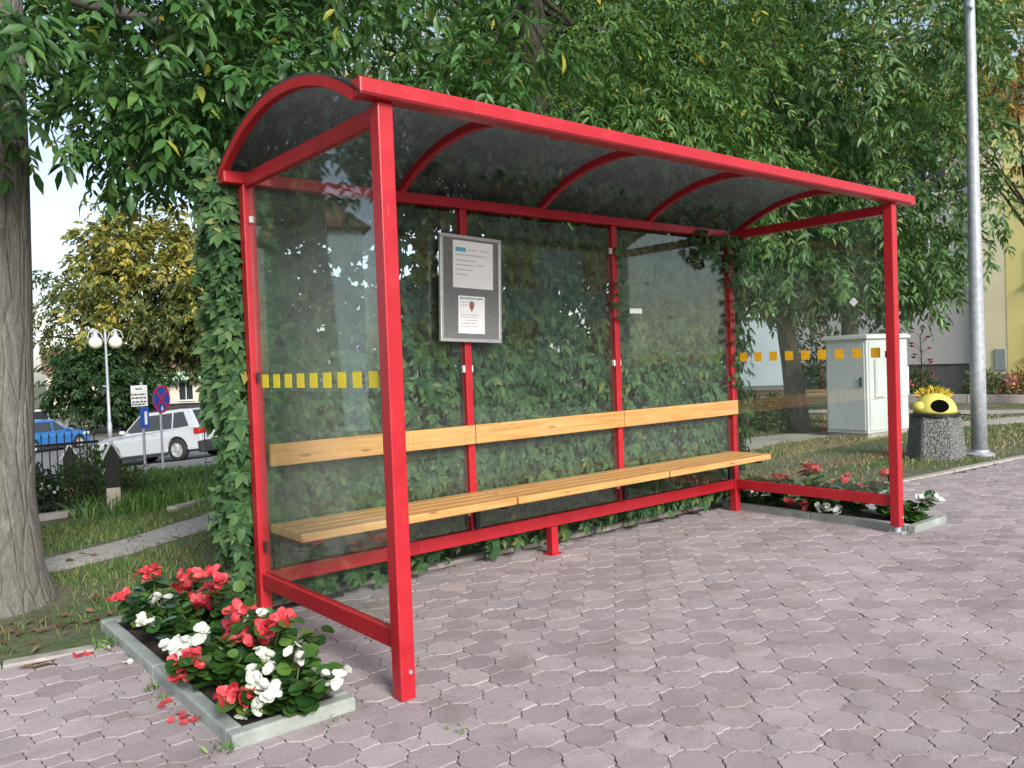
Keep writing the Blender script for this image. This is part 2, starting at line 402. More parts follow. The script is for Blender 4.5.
def strip(name, center, half, m, dz=.012, n=80, ragged=.15, seed=1.0, cross=6):
    P = np.array(center, float); d = np.r_[0, np.cumsum(np.linalg.norm(np.diff(P, axis=0), axis=1))]
    t = np.linspace(0, d[-1], n); cx = np.interp(t, d, P[:, 0]); cy_ = np.interp(t, d, P[:, 1])
    hw = np.interp(t, d, half) if hasattr(half, '__len__') else np.full(n, half)
    tx = np.gradient(cx); ty = np.gradient(cy_); L = np.hypot(tx, ty); nx_, ny_ = -ty/L, tx/L
    V = []
    for j in range(cross+1):
        s = -1 + 2*j/cross
        off = s*hw
        if j in (0, cross): off = off*(1 + ragged*vn(t*3, t*1.7+9*j, 1, seed+j) + ragged*.6*vn(t*11, t*7, 1, seed+j*3))
        x = cx + nx_*off; y = cy_ + ny_*off
        V.append(np.stack([x, y, terrain(x, y) + dz + (-.03 if ragged and j in (0, cross) else 0)], -1))
    V = np.stack(V, 1); I = np.arange(n*(cross+1)).reshape(n, cross+1)
    F = np.stack([I[:-1, :-1], I[:-1, 1:], I[1:, 1:], I[1:, :-1]], -1).reshape(-1, 4)[:, ::-1]
    return tag(mesh_arrays(name, V.reshape(-1, 3), [F], m, smooth=True), kind='structure')
strip('path', [(-6, 2.6), (-2.2, 3.45), (-.66, 3.88), (.3, 4.35), (1.05, 4.95), (2.5, 6.0), (5, 7.0), (9, 8.0)], [.3, .3, .3, .3, .42, .45, .5, .5], M['path'], ragged=.35)
strip('gravel_path', [(5.2, 4.5), (6.6, 4.6), (8.3, 4.5), (9.6, 4.6), (11.6, 4.1), (14, 3.0), (18, 1.8), (26, .5)], [.7, .7, .62, .55, .4, .5, .5, .5], M['path'], ragged=.35, seed=3)
strip('garden_path', [(14.6, 12.5), (15.2, 7.6), (16.1, 4.1), (17.3, 2.4), (20, -1)], .55, M['kerb2'], ragged=0, seed=5)
strip('road', [(10.0, 12), (9.6, 16), (8.9, 22), (8.1, 28), (6.0, 40), (3.0, 60), (-1, 90)], 5.3, M['asphalt'], dz=.05, ragged=0, n=120, cross=10)

# ---------------------------------------------------------------- pavement (keyhole pavers)
def pavers():
    p = .18; a = p*.165          # half edge of octagon
    h = p/2; q = 1/math.sqrt(2)
    gap = .0022; V = []; F8 = []; Fq = []; Fcap = []
    # keyhole outline in (u,v) lattice axes: octagon + the diamond square on its +u+v corner
    s_ = a*2
    octo = [(h, -a), (h, a), (a, h), (-a, h), (-h, a), (-h, -a), (-a, -h), (a, -h)]
    # square attached on the edge (h,a)-(a,h): corners (h,a),(a,h) plus (h+... ) outwards
    k = h - a
    key = [(h, -a), (h, a), (h + k, h), (h, h + k), (a, h), (-a, h), (-h, a), (-h, -a), (-a, -h), (a, -h)]
    key = None
    def inset(P, d):
        n = len(P); out = []
        for i in range(n):
            a0, b0, c0 = P[i-1], P[i], P[(i+1) % n]
            e1 = (b0-a0)/np.linalg.norm(b0-a0); e2 = (c0-b0)/np.linalg.norm(c0-b0)
            n1 = np.array([-e1[1], e1[0]]); n2 = np.array([-e2[1], e2[0]])
            bis = n1+n2; bis = bis/np.dot(bis, n1) if np.dot(bis, n1) > .2 else n1
            out.append(b0 + bis*d)
        return np.array(out)
    # octagon stones and the small square stones between them, fused pairs worn to a hairline joint
    sq = np.array([(h, a), (h + k, h), (h, h + k), (a, h)])
    def wavy(P, d=.0035):
        out = []
        for A_, B_ in zip(P, np.roll(P, -1, 0)):
            t = (B_-A_)/np.linalg.norm(B_-A_)
            if t[0] < -1e-6 or (abs(t[0]) < 1e-6 and t[1] < 0): t = -t
            nv = np.array([-t[1], t[0]]); out.append(A_)
            for q in (1/3, 2/3):
                Q = A_ + (B_-A_)*q; s = (Q - (A_+B_)/2) @ t
                out.append(Q + nv*d*np.sign(s))
        return np.array(out)
    shapes = [(wavy(np.array(octo)), gap, .0016), (wavy(sq), gap, .0015)]
    ang = R(-46.5); ca, sa = math.cos(ang), math.sin(ang)
    Vs = []; Fn = {24: [], 12: []}; Fs = []; cnt = 0
    holes = [(-.605, -.295, .135, 2.2), (4.425, 4.765, -.005, 2.2)]
    rg = np.random.default_rng(3)
    for i in range(-95, 115):
        for j in range(-95, 115):
            x0 = 1.052 + i*p*ca - j*p*sa; y0 = -1.301 + i*p*sa + j*p*ca
            jz = rg.normal(0, .0011); tx, ty = rg.normal(0, .004, 2); rot = rg.normal(0, .008); jx, jy = rg.normal(0, .0009, 2)
            cr, sr = math.cos(ang+rot), math.sin(ang+rot)
            if x0 < -5 or x0 > 16 or y0 < -4.2 or (x0 + 1.75)*.63 + (y0 + 2.9)*.77 < .8: continue
            for P, g_, ch in shapes:
                nk = len(P); cl_ = P.mean(0); px_ = x0 + cl_[0]*ca - cl_[1]*sa; py_ = y0 + cl_[0]*sa + cl_[1]*ca
                if py_ > float(edge(px_)) - .10: continue
                if any(h0 < px_ < h1 and h2 < py_ < h3 for h0, h1, h2, h3 in holes): continue
                r0 = inset(P, g_); r1 = inset(P, g_ + ch); rings = []
                for Q, z in ((r1, 0.0), (r0, -.0028), (r0, -.02)):
                    lx = Q[:, 0]*cr - Q[:, 1]*sr; ly = Q[:, 0]*sr + Q[:, 1]*cr
                    zz = z + jz + (lx*tx + ly*ty)*(1.0 if z > -.01 else 0.0)
                    rings.append(np.stack([x0 + jx + lx, y0 + jy + ly, zz], -1))
                Vs.append(np.concatenate(rings)); Fn[nk].append(np.arange(nk) + cnt); ii = np.arange(nk)
                for q0 in (0, nk): Fs.append(np.stack([ii + q0 + cnt, ii + q0 + nk + cnt, (ii+1) % nk + q0 + nk + cnt, (ii+1) % nk + q0 + cnt], -1))
                cnt += 3*nk
    Fn8 = np.stack(Fn[24]); Fn4 = np.stack(Fn[12])
    o = mesh_arrays('pavement', np.concatenate(Vs), [Fn8, Fn4, np.concatenate(Fs)], M['paver'])
    tag(o, kind='structure'); return o
pavers()
# bedding under the pavers, cut round the two flower beds
def bed_sheet():
    xs = np.array([-40, -.66, -.24, 4.37, 4.82, 6.75, 9.37, 14, 40.]); V = []; F = []
    for x0, x1 in zip(xs[:-1], xs[1:]):
        hole = (x0, x1) in ((-.66, -.24), (4.37, 4.82))
        top0, top1 = (0.08, .08) if x0 == -.66 else ((-.06, -.06) if x0 == 4.37 else (float(edge(x0 + 1e-3)) - .02, float(edge(x1 - 1e-3)) - .02))
        n = len(V); V += [(x0, -60, -.009), (x1, -60, -.009), (x1, top1, -.009), (x0, top0, -.009)]; F.append((n, n+1, n+2, n+3))
    return tag(mesh_arrays('paving_bed', V, [np.array(F)], M['joint']), kind='structure')
bed_sheet()
tag(MB().b2((-5.0, -12, -.006), (40, -4.35, -.001)).b2((-40, -12, -.006), (-5.05, 1.55, -.001)).b2((16.1, -4.3, -.006), (40, .2, -.001)).build('pavement_far', M['paver_sheet']), kind='structure')
tag(MB().b2((-60, -18, -.13), (80, -12.02, -.10)).build('street', M['asphalt']), kind='structure')
# flush border stones along the pavement edge
def border(name, pts, w, m, top=.012, step=.8):
    mb = MB()
    for (x0, y0), (x1, y1) in zip(pts[:-1], pts[1:]):
        L = math.hypot(x1-x0, y1-y0); n = max(1, round(L/step))
        for k in range(n):
            a, b = k/n + .004/L, (k+1)/n - .004/L
            z = top + random.uniform(-.006, .006)
            dzx = random.uniform(-.008, .008)
            mb.bar((x0+(x1-x0)*a, y0+(y1-y0)*a + dzx, z - .06), (x0+(x1-x0)*b, y0+(y1-y0)*b + dzx, z - .06), w, .12)
    return tag(mb.build(name, m, bevel=.008), kind='structure')
border('pavement_edge', [(-5, 1.80), (-1.19, 1.73), (-.72, 1.65)], .085, M['kerb2'])
border('pavement_edge', [(-.18, 1.72), (4.33, 1.76)], .07, M['kerb2'], .02)
border('pavement_edge', [(4.9, 1.24), (6.75, 1.09), (9.37, .87), (14, .47), (24, -.2)], .09, M['kerb2'], .015)

# ---------------------------------------------------------------- leaf instancing into single meshes
TPL = {
 'diamond': ([(0,0,0),(.45,.5,.07),(1,0,-.12),(.45,-.5,.07)], [[(0,2,1),(0,3,2)]]),
 'leaf': ([(0,0,0),(.22,.36,.05),(.55,.46,.03),(1,0,-.16),(.55,-.46,.03),(.22,-.36,.05),(.25,0,0),(.6,0,-.04)],
          [[(0,6,1),(7,3,2),(0,5,6),(7,4,3)], [(6,7,2,1),(5,4,7,6)]]),
 'round': ([(0,0,0),(.12,.38,.06),(.5,.54,.12),(.86,.36,.05),(1,0,-.04),(.86,-.36,.05),(.5,-.54,.12),(.12,-.38,.06),(.5,0,-.02)],
          [[(8,0,1),(8,1,2),(8,2,3),(8,3,4),(8,4,5),(8,5,6),(8,6,7),(8,7,0)][0:8]]),
}
TPL['round'] = (TPL['round'][0], [[(a, c, b) for a, b, c in TPL['round'][1][0]]])
def unit(a): return a/np.maximum(np.linalg.norm(a, axis=-1, keepdims=True), 1e-9)
def leaf_arrays(P, A, N, L, W, kind):
    T, faces = TPL[kind]; T = np.array(T); n = len(P)
    A = unit(A); S = unit(np.cross(N, A)); N2 = np.cross(A, S)
    L = np.broadcast_to(L, (n,)); W = np.broadcast_to(W, (n,))
    V = (P[:, None] + A[:, None]*(T[None, :, :1]*L[:, None, None]) + S[:, None]*(T[None, :, 1:2]*W[:, None, None]) + N2[:, None]*(T[None, :, 2:]*L[:, None, None]))
    nv = len(T); off = (np.arange(n)*nv)[:, None, None]
    return V.reshape(-1, 3), [(np.array(f)[None] + off).reshape(-1, len(f[0])) for f in faces]
def leaf_mesh(name, P, A, N, L, W, kind, m, parent=None):
    V, F = leaf_arrays(P, A, N, L, W, kind)
    return mesh_arrays(name, V, F, m, parent, smooth=True)
def rnd(n): return unit(rng.normal(size=(n, 3)))
def sprays(P, A, pairs, Ls, L, W, splay=.9, droop=.5, kind='leaf'):
    """pinnate leaves: leaflets in pairs along a drooping stalk"""
    n = len(P); A = unit(A); up = np.array([0, 0, 1.]); S = unit(np.cross(A, up + rng.normal(0, .35, (n, 3)))); N = np.cross(S, A)
    outP, outA, outN = [], [], []
    Ls = np.broadcast_to(Ls, (n,))
    for k in range(pairs):
        t = (k+1)/(pairs+.3)
        pos = P + A*(Ls*t)[:, None] - up*(droop*Ls*t*t)[:, None]
        ax = unit(A - up*(2*droop*t)*.5)
        for sg in (-1, 1):
            outP.append(pos); d = ax*math.cos(splay) + S*sg*math.sin(splay) - up*droop*.45 + rng.normal(0, .16, (n, 3))
            outA.append(d); outN.append(N + rng.normal(0, .25, (n, 3)))
    pos = P + A*Ls[:, None] - up*(droop*Ls)[:, None]
    outP.append(pos); outA.append(A - up*droop*1.1 + rng.normal(0, .12, (n, 3))); outN.append(N + rng.normal(0, .2, (n, 3)))
    P2, A2, N2 = np.concatenate(outP), np.concatenate(outA), np.concatenate(outN)
    m = len(P2); sc_ = rng.uniform(.45, 1.25, m)
    return P2, A2, N2, L*sc_, W*sc_

def limb(mb, p, q, r0, r1, sag=.15, n=7, jit=.05, sides=8):
    p = Vector(p); q = Vector(q); L = (q-p).length
    off = Vector((random.uniform(-1, 1), random.uniform(-1, 1), random.uniform(.0, 1)))*L*sag
    pts = [p.lerp(q, t) + off*math.sin(math.pi*t)*.6 + Vector([random.uniform(-1, 1) for _ in range(3)])*L*.012*(0 < t < 1) for t in [i/(n-1) for i in range(n)]]
    mb.tube(pts, [r0 + (r1-r0)*i/(n-1) for i in range(n)], sides, jit=jit)

def tree(name, label, base, trunk_pts, trunk_r, clumps, cr, per, spec, leafm, barkm, group=None, limbs=14, limb_r=.06, extra=None, fork=None, flat=.62, out=.75, sides=14):
    """clumps: (M,3) world centres; spec = pairs, stalk, leaflet length, width, kind, splay, droop"""
    t = thing(name, label, 'tree', base, 0, group); b = np.array(base)
    mb = MB(); mb.tube([Vector(p) - Vector(base) for p in trunk_pts], trunk_r, sides, jit=.045)
    fk = Vector(fork if fork is not None else trunk_pts[-1]) - Vector(base)
    idx = rng.permutation(len(clumps))[:limbs]
    for i in idx:
        limb(mb, fk + Vector((0, 0, random.uniform(-.5, .3))), Vector(clumps[i] - b), limb_r*random.uniform(.7, 1.3), limb_r*.15)
    mb.build('trunk', barkm, t, smooth=True)
    Mc = len(clumps); cen = clumps.mean(0)
    cid = np.repeat(np.arange(Mc), per)
    d = rng.normal(size=(len(cid), 3)); rad = (rng.uniform(.15, 1, (len(cid), 1)))**.6
    crs = rng.uniform(.7, 1.25, Mc)*cr
    off = unit(d)*rad*crs[cid][:, None]*np.array([1, 1, flat])
    P = clumps[cid] + off
    A = unit(off)*out + unit(P - cen)*.35 + rng.normal(0, .4, (len(cid), 3)); A[:, 2] -= .25
    if extra: P, A = extra(P, A)
    pairs, stalk, L, W, kind, splay, droop = spec
    LP = sprays(P - b, A, pairs, stalk*rng.uniform(.7, 1.2, len(P)), L, W, splay, droop, kind)
    leaf_mesh('crown', *LP, kind, leafm, t)
    return t
def blob(c, r, n, hollow=.35, zmin=None, zmax=None):
    out = []
    c = np.array(c); r = np.array(r)
    while len(out) < n:
        d = unit(rng.normal(size=3)); k = (hollow**3 + (1-hollow**3)*rng.random())**(1/3)
        p = c + d*r*k
        if zmin is not None and p[2] < zmin + rng.random()*.3: continue
        if zmax is not None and p[2] > zmax: continue
        out.append(p)
    return np.array(out)

# tree beside the pavement at the left edge (broad drooping leaves over the shelter's left end)
cl = []
while len(cl) < 150:
    p = np.array([rng.uniform(-3.2, 2.6), rng.uniform(1.6, 6.4), rng.uniform(3.05, 6.2)])
    d = math.hypot(p[0]+1.1, p[1]-3.2)
    if d > 4.0: continue
    if p[2] < 3.05 + .35*max(0, 1.2-d) + (.33*max(0, p[1]-2.7) if p[0] < .6 else 0): continue
    if p[2] > 3.9 and rng.random() < .45: continue
    if p[0] < -.5 and p[1] < 3.1 and p[2] > 3.35: continue
    cl.append(p)
tree('broadleaf_tree', 'grey barked tree at the left edge, its broad leaves drooping over the shelter end', (-1.12, 3.0, 0),
     [(-1.11, 2.99, -.1), (-1.10, 2.99, .04), (-1.09, 2.986, .22), (-1.07, 2.983, .7), (-1.05, 2.983, 1.2), (-1.02, 2.98, 1.86), (-.99, 2.977, 2.7), (-.97, 2.974, 3.7), (-1.0, 3.0, 4.6), (-1.0, 3.1, 6)],
     [.44, .37, .305, .268, .258, .250, .235, .22, .18, .1], np.array([c for c in cl if not (-.16 < ((c[0]+1.75)*.772-(c[1]+2.9)*.635)/((c[0]+1.75)*.634+(c[1]+2.9)*.773) < -.04 and rng.random() < .6)] + [np.array([rng.uniform(-1.3, .1), rng.uniform(2.1, 2.8), rng.uniform(2.9, 3.1)]) for _ in range(8)]), .5, 52, (2, .15, .125, .044, 'leaf', .9, .5), M['leaf_maple'], M['bark'], limbs=26, limb_r=.045, fork=(-1.0, 3.0, 4.3), sides=20)
# tree right behind the shelter
cl = []
while len(cl) < 175:
    p = np.array([4.9, 4.9, 5.2]) + unit(rng.normal(size=3))*np.array([5.0, 3.2, 2.9])*(rng.random()**.4)
    if p[2] < 2.95 or (p[1] < 2.0) or p[2] > 7.2: continue
    cl.append(p)
for _ in range(34): cl.append(np.array([rng.uniform(2.6, 6.4), rng.uniform(2.1, 3.3), rng.uniform(2.95, 4.5)]))
cl = [c for c in cl if not (-.15 < ((c[0]+1.75)*.772-(c[1]+2.9)*.635)/((c[0]+1.75)*.634+(c[1]+2.9)*.773) < -.045 and rng.random() < .72)]
cl = [c for c in cl if not (abs(c[0] - (4.42 - (4.2 - c[1])*.75)) < .55 and 3.6 < c[2] and c[1] < 4.2)]
tree('ash_tree', 'dark trunked ash with narrow drooping leaflets right behind the shelter roof', (4.35, 4.2, 0),
     [(4.35, 4.2, -.1), (4.35, 4.2, .3), (4.3, 4.15, 1.5), (4.3, 4.05, 3), (4.4, 3.95, 4.4), (4.2, 3.95, 6), (4.1, 4, 7.5)], [.34, .27, .23, .21, .19, .15, .07],
     np.array(cl), .62, 46, (3, .22, .118, .034, 'leaf', .75, .55), M['leaf_ash'], M['bark2'], limbs=14, limb_r=.04, fork=(4.25, 3.95, 5.3))
# tree beside the cabinet, crown hanging low
cl = np.concatenate([blob((11.2, 5.2, 5.3), (3.9, 3.6, 4.2), 235, .45, 2.3, 8.6), blob((11.3, 4.9, 2.9), (2.9, 2.2, .9), 26, .3, 2.25), blob((13.0, 4.0, 2.8), (1.1, 1.0, 1.0), 10, .2, 2.0)])
cl = np.array([c for c in cl if not ((c[0]-11.2)*.772 - (c[1]-5)*.635 > 2.3 and c[2] < 5.6)])
tree('drooping_tree', 'leafy tree with a drooping crown between the green bench and the pale cabinet', (11.05, 4.95, 0),
     [(11.06, 4.95, -.1), (11.05, 4.95, .1), (11.02, 4.97, .5), (10.95, 5, 1.2), (10.8, 5.05, 2.2), (10.75, 5.1, 3.4), (10.9, 5.1, 5), (11, 5.2, 7)], [.27, .205, .175, .16, .145, .135, .11, .06],
     cl, .8, 44, (3, .26, .155, .052, 'leaf', .8, .55), M['leaf_sage'], M['bark3'], limbs=16, limb_r=.035, fork=(10.75, 5.1, 3.0))
# yellowing tree behind the cabinet tree
tree('yellowing_tree', 'tall tree turning yellow above the cabinet, left of the lamp post top', (17.8, 7.6, 0), [(17.8, 7.6, -.2), (17.8, 7.6, 2), (17.7, 7.5, 5), (17.8, 7.6, 8.5)], [.25, .2, .16, .06],
     blob((17.6, 7.0, 8.3), (3.4, 3.6, 2.4), 70, .3, 5.2), .95, 26, (3, .3, .2, .085, 'diamond', .7, .6), M['leaf_yellow'], M['bark2'], limbs=18, fork=(17.7, 7.5, 5.5))
tree('rusty_tree', 'tree with sparse rust coloured leaves beside the yellow house wall', (20.5, 4.2, 0), [(20.5, 4.2, -.1), (20.5, 4.2, 2), (20.3, 4.2, 4), (20.2, 4.2, 7)], [.16, .13, .1, .04],
     blob((19.2, 3.6, 6.6), (2.3, 2.0, 2.0), 30, .2, 5.0), .6, 16, (3, .26, .17, .075, 'diamond', .7, .6), M['leaf_rust'], M['bark2'], limbs=16, fork=(20.3, 4.2, 4.2), limb_r=.04)
# yellow and dark background trees seen over the roof
tree('locust_tree', 'thin crowned locust turning yellow seen over the left part of the shelter roof', (9.9, 14.4, -.4), [(9.9, 14.4, -.6), (9.9, 14.4, 3), (9.7, 14.2, 6), (9.8, 14.3, 10)], [.3, .24, .18, .06],
     blob((9.6, 14.2, 9.0), (3.2, 3.2, 3.4), 50, .25, 5.2), .85, 22, (3, .3, .2, .08, 'diamond', .7, .6), M['leaf_yellow'], M['bark2'], limbs=16, fork=(9.7, 14.2, 5.6))
tree('dense_tree', 'dense dark green tree filling the view behind the ash and the drooping tree', (17.5, 14.6, -.3), [(17.5, 14.6, -.5), (17.5, 14.6, 3), (17.4, 14.5, 6), (17.5, 14.6, 10)], [.36, .3, .24, .08],
     blob((16.6, 13.2, 6.6), (5.2, 4.6, 5.0), 150, .5, 1.8), 1.25, 34, (3, .36, .26, .1, 'diamond', .7, .6), M['leaf_dark'], M['bark2'], limbs=24, fork=(17.4, 14.5, 5))
# far trees over the street on the left
zt = lambda x, y: float(hz(x, y))
tree('locust_tree', 'tall yellow topped locust on the far side of the street behind the silver car', (15.6, 57, zt(15.6, 57)), [(15.6, 57, -3), (15.6, 57, 0), (15.3, 57, 3), (15.2, 57, 7), (15.0, 57, 11)], [.6, .5, .42, .3, .1],
     blob((15.0, 57.2, 6.2), (6.9, 5.5, 6.6), 100, .4, 1.0), 1.3, 21, (3, .6, .40, .16, 'diamond', .7, .55), M['leaf_locust'], M['bark2'], limbs=30, fork=(15.3, 57, 3.4), limb_r=.16)
bp = bpy.data.objects['locust_tree.001']
pp = np.concatenate([blob((14.6, 56.0, 10.4), (4.6, 3.0, 2.6), 34, .2, 8.2), blob((13.5, 53.5, 6.5), (4.5, 2.5, 3), 14, .3)])
cid = np.repeat(np.arange(len(pp)), 22); off = unit(rng.normal(size=(len(cid), 3)))*rng.uniform(.2, 1.2, (len(cid), 1))
LP = sprays(pp[cid] + off*np.array([1, 1, .6]) - np.array(bp.location), off + rng.normal(0, .3, off.shape), 3, .6, .5, .22, .7, .55)
leaf_mesh('yellow_top', *LP, 'diamond', M['leaf_yellow'], bp)
tree('round_tree', 'low dark round tree with a leaning trunk beside the globe lamp', (12.6, 54.5, zt(12.6, 54.5)), [(13.0, 54.5, -3), (12.7, 54.5, -1.6), (12.0, 54.5, -.4), (11.7, 54.5, .8)], [.34, .3, .26, .2],
     blob((11.6, 54.5, 1.3), (3.3, 2.6, 2.2), 60, .4), 1.0, 34, (3, .45, .36, .16, 'diamond', .7, .6), M['leaf_dark'], M['bark2'], limbs=14, fork=(11.9, 54.5, -.3), limb_r=.1)
tree('street_tree', 'leafy tree above the silver car, partly hidden by the creeper', (21.0, 55.5, zt(21, 55.5)), [(21, 55.5, -3), (21, 55.5, 1), (20.8, 55.5, 5)], [.4, .34, .2],
     blob((20.0, 54, 5.2), (4.6, 4, 4.6), 80, .45, 1.6), 1.3, 30, (3, .5, .42, .18, 'diamond', .7, .55), M['leaf_locust'], M['bark2'], limbs=18, fork=(21, 55.5, 1.6), limb_r=.14)

#PART2
# ---------------------------------------------------------------- the bus shelter
SL, SD = 4.26, 1.416
sh = thing('bus_shelter', 'red framed glass bus shelter with a curved smoked roof and a wooden bench inside', 'bus shelter', (0, 0, 0))
rd = M['red']
for x in (0, SL):
    p = MB().b2((x-.035, -.035, .0 if x == 0 else .05), (x+.035, .035, 2.42)).build('front_post', rd, sh, bevel=.005)
    MB().tube([(x+.01, -.035, .115), (x+.01, -.042, .115)], .009, 8).build('bolt', M['zinc'], p)
    if x: MB().tube([(x, 0, -.01), (x, 0, .06)], .026, 12).b2((x-.05, -.05, 0), (x+.05, .05, .008)).build('foot_tube', M['galv'], p)
for x in (0, SL):
    p = MB().b2((x-.032, SD-.032, .0), (x+.032, SD+.032, 2.36)).build('back_post', rd, sh, bevel=.005)
for x in (1.42, 2.82):
    MB().b2((x-.026, SD-.026, .285), (x+.026, SD+.026, 2.36)).build('back_post', rd, sh, bevel=.005)
MB().b2((2.11-.03, SD-.03, 0), (2.11+.03, SD+.03, .197)).b2((2.11-.06, SD-.05, 0), (2.11+.06, SD+.05, .006)).build('rail_foot', rd, sh, bevel=.004)
for x in (0, SL):
    MB().b2((x-.02, .036, .197), (x+.02, SD-.033, .277)).build('side_rail', rd, sh, bevel=.004)
    MB().b2((x-.022, -.0, 2.345), (x+.022, SD-.034, 2.415)).build('side_beam', rd, sh, bevel=.004)
MB().b2((.033, SD-.022, .199), (SL-.033, SD+.022, .281)).build('back_rail', rd, sh, bevel=.004)
MB().b2((-.13, SD-.03, 2.362), (4.50, SD+.05, 2.425)).build('back_beam', rd, sh, bevel=.005)
MB().b2((-.13, -.068, 2.421), (4.53, .008, 2.492)).build('front_beam', rd, sh, bevel=.006)
ac, az, AR = .70, 1.305, 1.355
a0, a1 = math.atan2(2.425-az, 1.475-ac), math.atan2(2.472-az, -.035-ac)
def arcpt(t, r): return (ac + r*math.cos(t), az + r*math.sin(t))
for x in (-.115, .97, 2.11, 3.23, 4.42):
    mb = MB(); n = 20; V = []
    for i in range(n+1):
        t = a0 + (a1-a0)*i/n
        for (dx, dr) in ((-.02, -.045), (.02, -.045), (.02, 0), (-.02, 0)):
            yy, zz = arcpt(t, AR+dr); V.append((x+dx, yy, zz))
    F = [(0, 1, 2, 3)[::-1], tuple(4*n+k for k in (0, 1, 2, 3))]
    for i in range(n):
        for k in range(4): F.append((4*i+k, 4*i+(k+1) % 4, 4*i+4+(k+1) % 4, 4*i+4+k))
    mb.add(V, F).build('roof_rib', rd, sh, bevel=.003)
mb = MB(); n = 36; V = []; F = []
e0, e1 = math.atan2(2.40-az, 1.53-ac), math.atan2(2.44-az, -.085-ac)
xsr = [-.1365, .4, .97, 1.5, 2.11, 2.7, 3.23, 3.8, 4.4425]; m_ = len(xsr)
for i in range(n+1):
    t = e0 + (e1-e0)*i/n
    for r in (AR+.002, AR+.012):
        for x in xsr: yy, zz = arcpt(t, r); V.append((x, yy, zz))
for i in range(n):
    b = i*2*m_
    for k in range(m_-1):
        F += [(b+k, b+k+1, b+2*m_+k+1, b+2*m_+k), (b+m_+k, b+3*m_+k, b+3*m_+k+1, b+m_+k+1)]
    F += [(b, b+2*m_, b+3*m_, b+m_), (b+m_-1, b+2*m_-1, b+4*m_-1, b+3*m_-1)]
mb.add(V, F).build('roof_panel', M['roof'], sh, smooth=False)
# glass panes with film markings, clips and stickers
def pane(a, b, clips=()):
    g = MB().b2(a, b).build('glass_pane', M['glass'], sh)
    for c in clips: MB().box(c[0], c[1]).build('clip', M[c[2]], g, bevel=.002)
    return g
gl = pane((-.004, .042, .288), (.004, SD-.04, 2.335), [((0, SD-.05, 1.33), (.02, .012, .055), 'black'), ((0, SD-.05, .42), (.02, .012, .06), 'black'), ((0, SD-.052, 2.17), (.022, .016, .035), 'white'),
      ((0, .05, 1.9), (.02, .012, .05), 'black'), ((0, .05, .38), (.02, .012, .05), 'black')])
for k in range(9):
    y0 = 1.30 - k*.1405
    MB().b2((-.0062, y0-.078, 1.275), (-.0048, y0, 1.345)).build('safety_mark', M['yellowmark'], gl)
gr_ = pane((SL-.004, .042, .288), (SL+.004, SD-.04, 2.335), [((SL, .05, 1.32), (.02, .012, .05), 'black'), ((SL, .05, .40), (.02, .012, .05), 'black')])
for k in range(9):
    y0 = 1.32 - k*.1445
    MB().b2((SL-.0062, y0-.072, 1.297), (SL-.0048, y0, 1.372)).build('safety_mark', M['backlitmark'], gr_)
MB().box((SL-.0057, .288, 1.725), (.0015, .05, .05), Matrix.Rotation(R(45), 3, 'X')).build('sticker', M['paper'], gr_)
for k, (xa, xb) in enumerate(((.036, 1.39), (1.45, 2.79), (2.85, SL-.036))):
    cl_ = []
    for x in (xa-.002, xb+.002):
        for z in (2.17, 1.33, .40):
            if 0.05 < x < SL-.05: cl_.append(((x, SD-.006, z), (.022, .022, .045), 'white'))
    g = pane((xa, SD-.004, .29), (xb, SD+.004, 2.335), cl_)
    if k == 2:
        MB().b2((2.985, SD-.0062, 1.705), (3.125, SD-.0048, 1.742)).build('sticker', M['paper'], g)
# bench boards fixed to the posts
for xa, xb in ((.03, 1.445), (1.455, 2.875), (2.885, 4.16)):
    mb = MB()
    for k in range(4):
        y0 = .975 + k*.101
        mb.b2((xa + random.uniform(-.004, .004), y0, .490), (xb - .004, y0+.094, .535))
    s = mb.build('seat', M['wood'], sh, bevel=.006)
for xa, xb in ((.045, 1.425), (1.431, 2.825), (2.831, 4.26)):
    MB().b2((xa, SD-.062, .845), (xb, SD-.030, .967)).build('backrest', M['wood'], sh, bevel=.005)
for x in (1.42, 2.82, 4.13, .06):
    MB().b2((x-.018, 1.06, .455), (x+.018, SD-.035, .488)).bar((x, SD-.05, .295), (x, SD-.05, .47), .035, .03, (0, 1, 0)).build('seat_bracket', M['black'], sh, bevel=.003)

# notice board on the first middle post
nb = thing('notice_board', 'grey notice board with two white papers, hung askew on the red post', 'notice board', (1.435, SD-.055, 1.84))
nb.rotation_euler = (0, R(2.2), 0)
bw, bh = .485, .68
MB().b2((-bw/2+.02, -.006, -bh/2+.02), (bw/2-.02, .008, bh/2-.02)).build('board', M['board'], nb)
f = MB()
f.b2((-bw/2, -.014, bh/2-.022), (bw/2, .012, bh/2)).b2((-bw/2, -.014, -bh/2), (bw/2, .012, -bh/2+.022)).b2((-bw/2, -.0138, -bh/2+.0225), (-bw/2+.022, .0118, bh/2-.0225)).b2((bw/2-.022, -.0138, -bh/2+.0225), (bw/2, .0118, bh/2-.0225))
f.build('frame', M['alu'], nb, bevel=.003)
p1 = MB().b2((-.145, -.0085, .005), (.175, -.0065, .305)).build('paper', M['paper'], nb)
p1['label'] = 'white sheet with a blue heading'
MB().b2((-.125, -.0095, .235), (-.045, -.0088, .262)).build('heading', M['blueink'], p1)
mb = MB()
for z, a, b in ((.25, -.03, .05), (.215, -.125, .12), (.18, -.125, .03), (.15, -.125, .02), (.155, .04, .10), (.12, -.125, .01), (.09, -.125, -.03), (.25, .07, .14)):
    x = a
    while x < b: l = random.uniform(.008, .024); mb.b2((x, -.0094, z-.003), (min(x+l, b), -.0088, z+.003)); x += l + .005
mb.build('text', M['ink'], p1)
